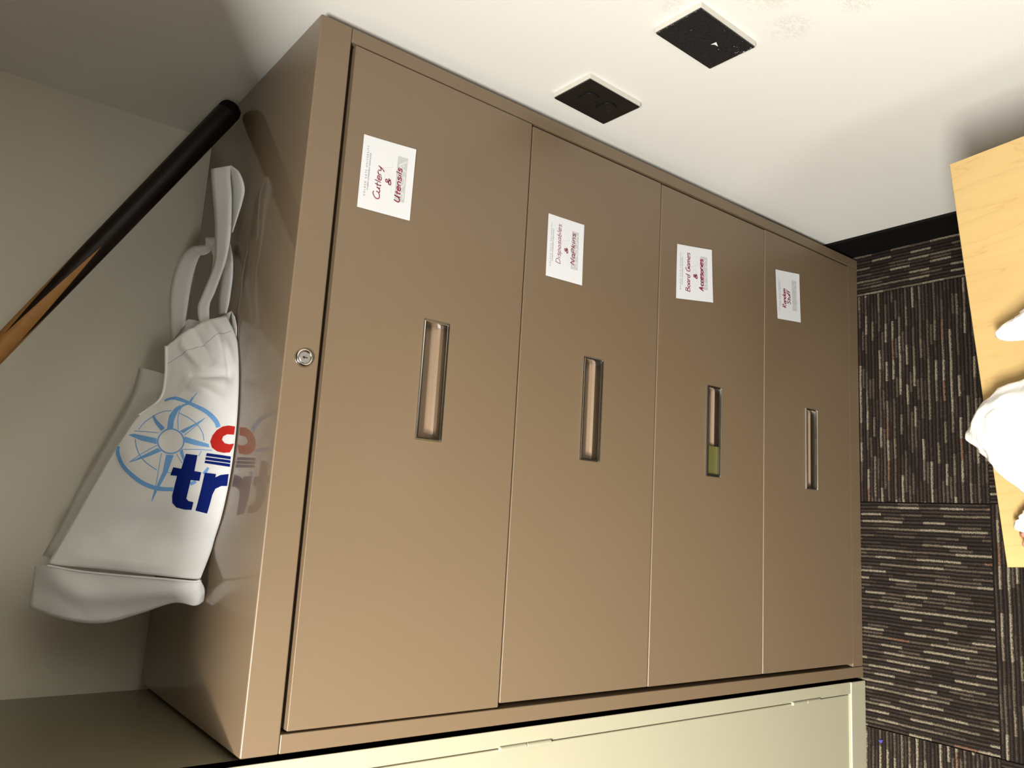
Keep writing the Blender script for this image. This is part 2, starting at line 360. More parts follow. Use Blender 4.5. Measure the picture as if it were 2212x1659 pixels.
def drawer(x0, x1, z0, z1, hz0, hz1, yf):
    """steel front with a pressed-in pull: outer skin, hole, recess walls and bottom in one mesh"""
    hx0, hx1 = 0.3815, 0.5395; a, b = hz0+0.003, hz1-0.003; bt = 0.022; dp = 0.017
    v = []; f = []
    def q(*p): v.extend(p); n = len(v); f.append((n-4, n-3, n-2, n-1))
    y = yf
    q((x0,y,z0),(x1,y,z0),(hx1,y,a),(hx0,y,a)); q((x1,y,z0),(x1,y,z1),(hx1,y,b),(hx1,y,a))
    q((x1,y,z1),(x0,y,z1),(hx0,y,b),(hx1,y,b)); q((x0,y,z1),(x0,y,z0),(hx0,y,a),(hx0,y,b))
    q((x0,y,z0),(x0,y,z1),(x0,bt,z1),(x0,bt,z0)); q((x1,y,z1),(x1,y,z0),(x1,bt,z0),(x1,bt,z1))
    q((x0,y,z1),(x1,y,z1),(x1,bt,z1),(x0,bt,z1)); q((x1,y,z0),(x0,y,z0),(x0,bt,z0),(x1,bt,z0))
    me = bpy.data.meshes.new('drawer'); me.from_pydata(v, [], f)
    bm = bmesh.new(); bm.from_mesh(me); bmesh.ops.remove_doubles(bm, verts=bm.verts, dist=1e-6)
    bpy.data.meshes.remove(me)
    d = from_bm('drawer', bm, 'brown', cab); 
    b_ = d.modifiers.new('bevel', 'BEVEL'); b_.width = 0.0016; b_.segments = 3; b_.limit_method = 'ANGLE'; b_.angle_limit = 0.6; b_.harden_normals = True
    for p in d.data.polygons: p.use_smooth = True
    # recess pan, rounded along the bottom
    prof = [(y, b), (dp, b-0.001), (dp+0.001, b-0.006), (dp, a+0.016), (dp-0.001, a+0.010), (dp-0.003, a+0.005), (dp-0.006, a+0.0015), (y, a)]
    vs = []; fs = []
    for x in (hx0, hx1):
        for (yy, zz) in prof: vs.append((x, yy, zz))
    n = len(prof)
    for i in range(n-1): fs.append((i, i+1, n+i+1, n+i))
    fs.append(tuple(range(n))); fs.append(tuple(range(2*n-1, n-1, -1)))
    pan = pyd('pull_recess', vs, fs, 'brown_in', d)
    # chrome bezel: outer and inner raised lips
    bm = bmesh.new()
    def ring(e0, e1, ya, yb):
        X0, X1, Z0, Z1 = hx0-e0, hx1+e0, a-e0, b+e0; x0_, x1_, z0_, z1_ = hx0-e1, hx1+e1, a-e1, b+e1
        O = [(X0,Z0),(X1,Z0),(X1,Z1),(X0,Z1)]; I = [(x0_,z0_),(x1_,z0_),(x1_,z1_),(x0_,z1_)]
        o1 = [bm.verts.new((x,0.0+y,z)) for x,z in O]; 
        m1 = [bm.verts.new(((x+ix)/2, ya, (z+iz)/2)) for (x,z),(ix,iz) in zip(O, I)]
        i1 = [bm.verts.new((x,yb,z)) for x,z in I]
        for A, B in ((o1, m1), (m1, i1)):
            for k in range(4): bm.faces.new((A[k], A[(k+1)%4], B[(k+1)%4], B[k]))
    ring(0.0040, 0.0020, y-0.0020, y-0.0002); ring(0.0020, 0.0008, y-0.0002, y-0.0004); ring(0.0008, -0.0006, y-0.0018, y+0.0012); ring(-0.0004, -0.0020, y+0.0060, y+0.0125)
    from_bm('handle_bezel', bm, 'chrome', d)
    return d
d1 = drawer(0.0242, 0.8912, 0.9676, 1.2722, 1.0937, 1.1336, -0.0012)
d2 = drawer(0.0290, 0.8890, 0.6672, 0.9644, 0.7943, 0.8350, -0.0004)
d3 = drawer(0.0285, 0.8884, 0.3580, 0.6640, 0.4880, 0.5285, 0.0)
d4 = drawer(0.0285, 0.8900, 0.0420, 0.3552, 0.1720, 0.2133, -0.0004)
# olive tape patch inside the third pull, card slip inside the lowest
box('tape_strip', 0.3826, 0.434, 0.0040, 0.0048, 0.4920, 0.5245, 'tape', d3)
box('card_slip', 0.432, 0.486, 0.0060, 0.0066, 0.1985, 0.2082, 'card', d4)
# lock
lk = empty('lock', (0.4595, 0, 1.2990)); lk.parent = cab
mt = Matrix.Rotation(math.pi/2, 4, 'X')
bm = bmesh.new(); lathe(bm, [(0.0118, 0), (0.0118, 0.001), (0.0105, 0.0040), (0.0090, 0.0048), (0.0078, 0.0040), (0.0074, 0.0022)], 48, mt)
from_bm('lock_ring', bm, 'chrome', lk, True)
bm = bmesh.new(); lathe(bm, [(0.0072, 0.001), (0.0072, 0.0034), (0.0066, 0.0039)], 40, mt)
from_bm('lock_core', bm, 'steel', lk)
bm = bmesh.new(); add_box(bm, -0.0006, 0.0006, -0.00415, -0.0035, -0.0034, 0.0028); lathe(bm, [(0.0015, 0.0036), (0.0015, 0.0042)], 16, Matrix.Translation((0, 0, 0.0012)) @ mt)
from_bm('keyhole', bm, 'dark', lk)

# ================================================================== BEIGE STORAGE CABINET
bc = empty('storage_cabinet', (-0.006, 0, 0)); bc.location = (0, 0, 0)
tag(bc, 'tall beige metal storage cabinet standing left of the brown drawers', 'storage cabinet')
BX0, BX1, BH, BD, BY = -0.920, -0.0062, 1.838, 0.42, -0.0020
box('side_panel', BX1-0.0008, BX1, BY+0.001, BD, 0.0, BH-0.002, 'olive', bc)['label'] = 'side panel in a darker tone'
box('side_panel', BX0, BX0+0.0008, BY+0.001, BD, 0.0, BH-0.002, 'beige', bc)
box('front_stile', -0.0292, BX1, BY, 0.022, 0.0565, BH-0.03, 'beige', bc, 0.0012)
box('front_stile', BX0, BX0+0.023, BY, 0.022, 0.0565, BH-0.03, 'beige', bc, 0.0012)
box('base_rail', BX0, BX1, BY-0.0018, 0.022, 0.0, 0.0553, 'beige', bc, 0.0018)
box('top_panel', BX0, BX1, BY-0.001, BD, BH-0.03, BH, 'beige', bc, 0.0015)
box('back_panel', BX0+0.001, BX1-0.001, BD-0.004, BD-0.001, 0.0, BH-0.031, 'beige', bc)
box('inner_box', BX0+0.03, -0.030, 0.021, BD-0.01, 0.058, BH-0.032, 'dark', bc)
for (a, b) in ((-0.4622, -0.0315), (-0.8955, -0.4646)):
    dr = box('door', a, b, BY+0.0028, 0.018, 0.0590, BH-0.034, 'beige', bc, 0.0018)
    hx = b+0.0008 if a > -0.5 else a-0.0008
    for hz in (0.173, 0.87, 1.60):
        hg = None
        bm = bmesh.new()
        for (z0, z1) in ((0, 0.0445), (0.0460, 0.092)):
            lathe(bm, [(0.0030, z0), (0.0034, z0+0.0008), (0.0034, z1-0.0008), (0.0030, z1)], 14, Matrix.Translation((hx, BY-0.0012, hz)))
        hg = from_bm('hinge', bm, 'beige', dr)

# ================================================================== OUTLET PLATES on the right wall
def plate(name, y0, y1, z0, z1, tilt, label, cat, kind):
    e = empty(name, (XW, (y0+y1)/2, (z0+z1)/2)); tag(e, label, cat)
    hy, hz = (y1-y0)/2, (z1-z0)/2
    e.rotation_euler = (tilt, 0, 0)
    o = box('mounting_frame', -0.0075, 0.0, -hy-0.001, hy+0.001, -hz-0.001, hz+0.001, 'putty', e); bevel(o, 0.001, 2)
    f = box('face_plate', -0.0100, -0.0072, -hy, hy, -hz, hz, kind, e); bevel(f, 0.0012, 2)
    return e, f
e1, f1 = plate('outlet', -0.1165, -0.0400, 0.8485, 0.9585, 0.04, 'black duplex power outlet on white wall close to the cabinet', 'outlet', 'black_plastic')
my = Matrix.Rotation(-math.pi/2, 4, 'Y')
for z in (0.0195, -0.0195):
    bm = bmesh.new()
    pts = []
    for k in range(32):
        a = 2*math.pi*k/32; pts.append((0.0172*math.cos(a), max(-0.0135, min(0.0135, 0.0172*math.sin(a)))))
    lo = [bm.verts.new((-0.0098, p[0], z+p[1])) for p in pts]; hi = [bm.verts.new((-0.0118, p[0]*0.96, z+p[1]*0.96)) for p in pts]
    for k in range(32): bm.faces.new((lo[k], lo[(k+1)%32], hi[(k+1)%32], hi[k]))
    bm.faces.new(hi); rc = from_bm('receptacle', bm, 'black_plastic', e1)
    bm = bmesh.new(); add_box(bm, -0.0120, -0.0117, -0.0075, -0.0055, z-0.002, z+0.006); add_box(bm, -0.0120, -0.0117, 0.0050, 0.0070, z-0.001, z+0.006)
    lathe(bm, [(0.0022, 0.0117), (0.0022, 0.0120)], 14, Matrix.Translation((0, 0, z-0.0075)) @ my)
    from_bm('slots', bm, 'dark', rc)
bm = bmesh.new(); lathe(bm, [(0.0028, 0.0098), (0.0024, 0.0112)], 16, my); from_bm('screw', bm, 'black_plastic', e1)
e2, f2 = plate('wall_plate', -0.3285, -0.2555, 0.8530, 0.9690, 0.03, 'black wrinkle-finish cover plate with centre hole and white arrowhead', 'wall plate', 'wrinkle')
bm = bmesh.new(); lathe(bm, [(0.0040, 0.0092), (0.0046, 0.0106)], 24, my); from_bm('centre_hole', bm, 'dark', e2)
pyd('arrow_mark', [(-0.0102, -0.0085, -0.0115), (-0.0102, 0.0000, -0.0110), (-0.0102, -0.0036, -0.0150), (-0.0102, -0.0042, -0.0215)], [(0, 1, 2), (0, 2, 3)], 'white_mark', e2)
for z in (0.030, -0.030):
    bm = bmesh.new(); lathe(bm, [(0.0032, 0.0098), (0.0028, 0.0108)], 16, Matrix.Translation((0, 0, z)) @ my)
    from_bm('screw', bm, 'wrinkle', e2)
rnd = random.Random(4); vs = []; fs = []
for k in range(26):
    t = rnd.random(); y = -0.034 + rnd.random()**2*0.016; z = -0.056+0.075*t*rnd.random(); s = rnd.uniform(0.0003, 0.0010)
    if k < 14: y = rnd.uniform(-0.034, -0.010); z = -0.0565+rnd.random()**2*0.008
    n = len(vs); vs += [(-0.0103, y, z), (-0.0103, y+s*1.3, z+s*0.3), (-0.0103, y+s*0.4, z+s*1.6)]; fs.append((n, n+1, n+2))
pyd('paint_specks', vs, fs, 'white_mark', e2)['kind'] = 'stuff'

# ================================================================== PAPER SIGNS with handwriting
GL = {  # width, strokes (x, y) with baseline 0, x-height 0.55, cap 1
 'C': (0.75, [[(0.70,0.92),(0.45,1.0),(0.12,0.72),(0.05,0.32),(0.25,0.02),(0.60,0.05),(0.78,0.22)]]),
 'u': (0.60, [[(0.06,0.55),(0.05,0.15),(0.22,0.0),(0.42,0.15),(0.50,0.55)],[(0.50,0.55),(0.50,0.15),(0.60,0.0)]]),
 't': (0.50, [[(0.22,0.85),(0.22,0.05),(0.34,0.0)],[(0.02,0.50),(0.46,0.52)]]),
 'l': (0.25, [[(0.10,0.95),(0.10,0.0)]]),
 'e': (0.55, [[(0.06,0.30),(0.45,0.34),(0.40,0.52),(0.20,0.56),(0.05,0.35),(0.10,0.05),(0.30,0.0),(0.50,0.12)]]),
 'r': (0.45, [[(0.08,0.55),(0.08,0.0)],[(0.08,0.35),(0.22,0.54),(0.42,0.52)]]),
 'y': (0.58, [[(0.05,0.55),(0.12,0.18),(0.30,0.15),(0.48,0.35)],[(0.52,0.58),(0.40,0.0),(0.15,-0.38)]]),
 '&': (0.70, [[(0.65,0.05),(0.20,0.62),(0.22,0.86),(0.42,0.86),(0.44,0.66),(0.10,0.30),(0.12,0.05),(0.38,0.04),(0.62,0.38)],[(0.02,0.34),(0.70,0.40)]]),
 'U': (0.80, [[(0.08,0.95),(0.05,0.25),(0.25,0.0),(0.52,0.15),(0.62,0.95)],[(0.62,0.95),(0.62,0.1),(0.72,0.0)]]),
 'n': (0.58, [[(0.08,0.55),(0.08,0.0)],[(0.08,0.36),(0.26,0.56),(0.44,0.42),(0.46,0.0)]]),
 's': (0.50, [[(0.44,0.50),(0.22,0.58),(0.08,0.44),(0.38,0.24),(0.36,0.04),(0.06,0.02)]]),
 'i': (0.25, [[(0.10,0.55),(0.10,0.0)],[(0.11,0.78),(0.12,0.84)]]),
 'D': (0.80, [[(0.10,0.95),(0.08,0.0)],[(0.02,0.97),(0.42,0.94),(0.68,0.55),(0.52,0.12),(0.06,0.0)]]),
 'p': (0.58, [[(0.08,0.55),(0.05,-0.32)],[(0.08,0.42),(0.30,0.58),(0.48,0.34),(0.30,0.06),(0.07,0.12)]]),
 'P': (0.62, [[(0.08,0.80),(0.05,-0.10)],[(0.08,0.74),(0.34,0.82),(0.50,0.60),(0.30,0.36),(0.07,0.38)]]),
 'o': (0.55, [[(0.26,0.56),(0.06,0.34),(0.14,0.04),(0.38,0.04),(0.48,0.34),(0.26,0.56)]]),
 'a': (0.58, [[(0.44,0.50),(0.20,0.56),(0.05,0.25),(0.20,0.02),(0.42,0.20)],[(0.46,0.56),(0.44,0.10),(0.56,0.0)]]),
 'b': (0.55, [[(0.10,0.98),(0.08,0.04)],[(0.08,0.35),(0.30,0.52),(0.46,0.28),(0.30,0.0),(0.08,0.06)]]),
 'N': (0.85, [[(0.08,0.0),(0.12,0.95)],[(0.12,0.95),(0.58,0.02)],[(0.58,0.02),(0.68,1.0)]]),
 'k': (0.58, [[(0.10,0.95),(0.08,0.0)],[(0.44,0.60),(0.10,0.28)],[(0.16,0.33),(0.48,0.0)]]),
 'B': (0.80, [[(0.12,0.95),(0.08,0.0)],[(0.04,0.95),(0.48,0.95),(0.52,0.66),(0.12,0.52)],[(0.12,0.52),(0.62,0.44),(0.60,0.10),(0.05,0.0)]]),
 'd': (0.58, [[(0.42,0.46),(0.18,0.52),(0.05,0.24),(0.20,0.0),(0.42,0.14)],[(0.50,1.0),(0.46,0.02)]]),
 'G': (0.80, [[(0.66,0.86),(0.40,0.98),(0.10,0.62),(0.14,0.14),(0.44,0.02),(0.64,0.40)],[(0.40,0.44),(0.70,0.46),(0.66,0.05)]]),
 'm': (0.85, [[(0.06,0.55),(0.06,0.0)],[(0.06,0.36),(0.22,0.56),(0.36,0.40),(0.36,0.0)],[(0.36,0.36),(0.54,0.56),(0.68,0.40),(0.70,0.0)]]),
 'A': (0.78, [[(0.02,0.0),(0.36,0.95)],[(0.36,0.95),(0.52,0.0)],[(0.12,0.34),(0.52,0.38)]]),
 'c': (0.48, [[(0.42,0.48),(0.20,0.54),(0.05,0.26),(0.18,0.02),(0.42,0.10)]]),
 'R': (0.78, [[(0.12,0.95),(0.08,0.0)],[(0.02,0.92),(0.44,1.0),(0.56,0.70),(0.12,0.46)],[(0.14,0.46),(0.62,0.0)]]),
 'S': (0.65, [[(0.56,0.86),(0.28,1.0),(0.08,0.74),(0.46,0.42),(0.42,0.06),(0.04,0.06)]]),
 'f': (0.42, [[(0.40,0.92),(0.22,0.96),(0.14,0.70),(0.12,0.0)],[(0.0,0.50),(0.34,0.52)]]),
 ' ': (0.45, []),
}
FONT = bpy.data.fonts.load('<builtin>') if False else None
def txt_mesh(s, size, spacing=1.0):
    c = bpy.data.curves.new('txt', 'FONT'); c.body = s; c.size = size; c.space_character = spacing; c.align_x = 'CENTER'
    o = bpy.data.objects.new('txt', c); COL.objects.link(o); dg = bpy.context.evaluated_depsgraph_get()
    me = bpy.data.meshes.new_from_object(o.evaluated_get(dg)); bpy.data.objects.remove(o); bpy.data.curves.remove(c)
    out = ([tuple(v.co) for v in me.vertices], [tuple(p.vertices) for p in me.polygons]); bpy.data.meshes.remove(me)
    xs = [v[0] for v in out[0]]; return out, min(xs), max(xs)
def paper(c, label, lines, curl, yoff, wm=1.0):
    """c: corners TL, TR, BR, BL as (x, z) on the drawer front; s right, t down"""
    e = empty('paper_sign', (c[0][0], 0, c[0][1])); tag(e, label, 'paper sign', 'paper signs taped to the drawers'); ox, oz = c[0]
    def S(s, t, lift=0.0):
        a = V(c[0])*(1-s)*(1-t) + V(c[1])*s*(1-t) + V(c[2])*s*t + V(c[3])*(1-s)*t
        y = -yoff - 0.0006 - curl[0]*t*t*(1-s) - curl[1]*t*t*s - curl[2]*(s**3)*(1-t) - 0.0006*math.sin(s*3.1)*math.sin(t*5)*0.5
        return (a[0]-ox, y-lift, a[1]-oz)
    vs = []; fs = []; n, m = 12, 9
    for side in (0, 1):
        for j in range(m+1):
            for i in range(n+1):
                p = S(i/n, j/m, 0.0 if side == 0 else -0.00018); vs.append(p)
    q = (n+1)*(m+1)
    for j in range(m):
        for i in range(n):
            a = j*(n+1)+i; fs.append((a, a+n+1, a+n+2, a+1)); fs.append((a+q, a+1+q, a+n+2+q, a+n+1+q))
    pyd('sheet', vs, fs, 'paper', e, True)
    # handwriting
    vs = []; fs = []
    asp = (V(c[1])-V(c[0])).length / (V(c[3])-V(c[0])).length
    for (word, s0, s1, tb, cap, wd) in lines:
        tot = sum(GL[ch][0] for ch in word); k = (s1-s0)/tot; x = s0; rr = random.Random(word)
        for ch in word:
            gw, st = GL[ch]; dy = rr.uniform(-0.02, 0.02)
            for s_ in st:
                P = [V((px, py)) for px, py in s_]; nn = max(2, 5*(len(P)-1)) if len(P) > 2 else 2
                pts = []
                for i in range(nn+1):
                    p = cr1(P, i/nn) if len(P) > 2 else P[0].lerp(P[1], i/nn)
                    pts.append(V((x+k*(p.x+0.16*p.y), tb-cap*p.y+dy*cap)))
                for i, p in enumerate(pts):
                    a_, b_ = pts[max(i-1, 0)], pts[min(i+1, nn)]; d = V(((b_-a_).x*asp, (b_-a_).y)); d = d.normalized() if d.length > 1e-9 else V((1, 0))
                    ww = wd*(1.0 if 0 < i < nn else 0.75)
                    nx, ny = -d.y*ww/asp, d.x*ww
                    vs.append(S(p.x+nx, p.y+ny, 0.0003)); vs.append(S(p.x-nx, p.y-ny, 0.0003))
                    if i: q_ = len(vs); fs.append((q_-4, q_-3, q_-1, q_-2))
            x += k*gw
    h = pyd('handwriting', vs, fs, 'ink', e); tag(h, 'dark red handwriting')
    def put(text, size, sp, s0, s1, tb, hgt, mat, nm, lift=0.00022):
        (tv, tf), a, b = txt_mesh(text, size, sp)
        vv = [S(s0+(s1-s0)*(x-a)/(b-a), tb-hgt*y/(size*0.7), lift) for x, y, z in tv]
        return pyd(nm, vv, tf, mat, e)
    put('GOLDEN GATE UNIVERSITY', 1.0, 1.75, 0.17, 0.86, 0.118, 0.034, 'print_grey', 'printed_heading')
    put('STUDENT GOVERNMENT ASSOCIATION', 1.0, 1.0, 0.26, 0.77, 0.165, 0.026, 'print_grey', 'printed_subheading')
    # pale watermark of an emblem over a grey band
    vs = []; fs = []
    nn = 10
    for i in range(nn+1):
        s = 0.22+0.62*i/nn; vs += [S(s, 0.665, 0.0001), S(s, 0.86, 0.0001)]
        if i: q_ = len(vs); fs.append((q_-4, q_-3, q_-1, q_-2))
    pyd('watermark_band', vs, fs, 'watermark', e)
    put('SGA', 1.0, 1.3, 0.26, 0.80, 0.84, 0.15, 'watermark_pale', 'watermark_letters', 0.00014)
    vs = []; fs = []
    def bar(s0, t0, s1, t1, hw):
        d = V(((s1-s0)*asp, t1-t0)).normalized(); nx, ny = -d.y*hw/asp, d.x*hw; q_ = len(vs)
        vs.extend([S(s0+nx, t0+ny, 0.0001), S(s0-nx, t0-ny, 0.0001), S(s1-nx, t1-ny, 0.0001), S(s1+nx, t1+ny, 0.0001)]); fs.append((q_, q_+1, q_+2, q_+3))
    for a in ((0.32, 0.60, 0.52, 0.57, 0.006), (0.52, 0.57, 0.62, 0.40, 0.006), (0.62, 0.40, 0.66, 0.58, 0.006), (0.66, 0.58, 0.74, 0.56, 0.006), (0.40, 0.58, 0.46, 0.46, 0.005), (0.46, 0.46, 0.58, 0.44, 0.005)): bar(*a)
    pyd('watermark_emblem', vs, fs, 'watermark_pale', e)
    return e
paper(((0.6697, 1.2490), (0.7711, 1.2491), (0.7763, 1.1702), (0.6727, 1.1701)), 'white paper sign reading Cutlery & Utensils, on the top drawer',
      [('Cutlery', 0.165, 0.625, 0.385, 0.125, 0.0085), ('&', 0.40, 0.49, 0.575, 0.115, 0.009), ('Utensils', 0.20, 0.68, 0.765, 0.115, 0.0105)], (0.0005, 0.0025, 0.0005), 0.0012)
paper(((0.6553, 0.9239), (0.7563, 0.9251), (0.7578, 0.8498), (0.6566, 0.8478)), 'white paper sign reading Disposables & Napkins, on the second drawer',
      [('Disposables', 0.235, 0.885, 0.365, 0.12, 0.0065), ('&', 0.44, 0.53, 0.565, 0.10, 0.010), ('NaPkins', 0.28, 0.81, 0.765, 0.125, 0.0095)], (0.0004, 0.0015, 0.0003), 0.0004)
paper(((0.6866, 0.6203), (0.7876, 0.6215), (0.8001, 0.5275), (0.7005, 0.5181)), 'white paper sign reading Board Games & Accesories, on the third drawer',
      [('Board Games', 0.14, 0.87, 0.365, 0.125, 0.0075), ('&', 0.40, 0.49, 0.565, 0.11, 0.011), ('Accesories', 0.19, 0.79, 0.735, 0.125, 0.0115)], (0.0010, 0.0035, 0.0005), 0.0)
paper(((0.7127, 0.3125), (0.8140, 0.3209), (0.8228, 0.2401), (0.7204, 0.2320)), 'white paper sign reading Random Stuff, on the bottom drawer',
      [('Random', 0.24, 0.64, 0.385, 0.15, 0.012), ('Stuff', 0.33, 0.61, 0.575, 0.145, 0.012)], (0.0010, 0.0030, 0.0005), 0.0004)

# ================================================================== CUE STICK leaning over the cabinet
CA, CB = V((0.8846, 0.288, 1.3424)), V((0.459, 0.292, 1.5882)); ax = (CB-CA).normalized(); CL = 1.30
cue = empty('cue_stick', CA); tag(cue, 'dark wooden cue stick with pale maple spikes, butt resting on brown cabinet top', 'cue stick')
cue.rotation_mode = 'QUATERNION'; cue.rotation_quaternion = ax.to_track_quat('Z', 'Y')
def cue_part(name, prof, mat, off=0):
    seg = 48; vs = []; fs = []; uv = []
    for k, (r, h) in enumerate(prof):
        for i in range(seg+1): a = 2*math.pi*i/seg; vs.append((r*math.cos(a), r*math.sin(a), h)); uv.append((i/seg, h))
    for k in range(len(prof)-1):
        for i in range(seg): q = k*(seg+1)+i; fs.append((q, q+1, q+seg+2, q+seg+1))
    me = bpy.data.meshes.new(name); me.from_pydata(vs, [], fs); me.update(); ul = me.uv_layers.new(name='UVMap')
    for lp in me.loops: ul.data[lp.index].uv = uv[lp.vertex_index]
    return link(name, me, mat, cue, True)
CR0 = 0.0178
cue_part('bumper', [(0.0, -0.010), (CR0*0.55, -0.010), (CR0*0.85, -0.006), (CR0*0.98, 0.0), (CR0*0.98, 0.012)], 'rubber')
cue_part('shaft', [(CR0*0.99, 0.0095), (CR0, 0.014)]+[(CR0-(CR0-0.0066)*(h/CL)**1.05, h) for h in [0.05+(CL-0.07)*i/30 for i in range(31)]], 'cue')
cue_part('tip', [(0.0066, CL-0.021), (0.0066, CL-0.004), (0.005, CL), (0, CL+0.001)], 'card')

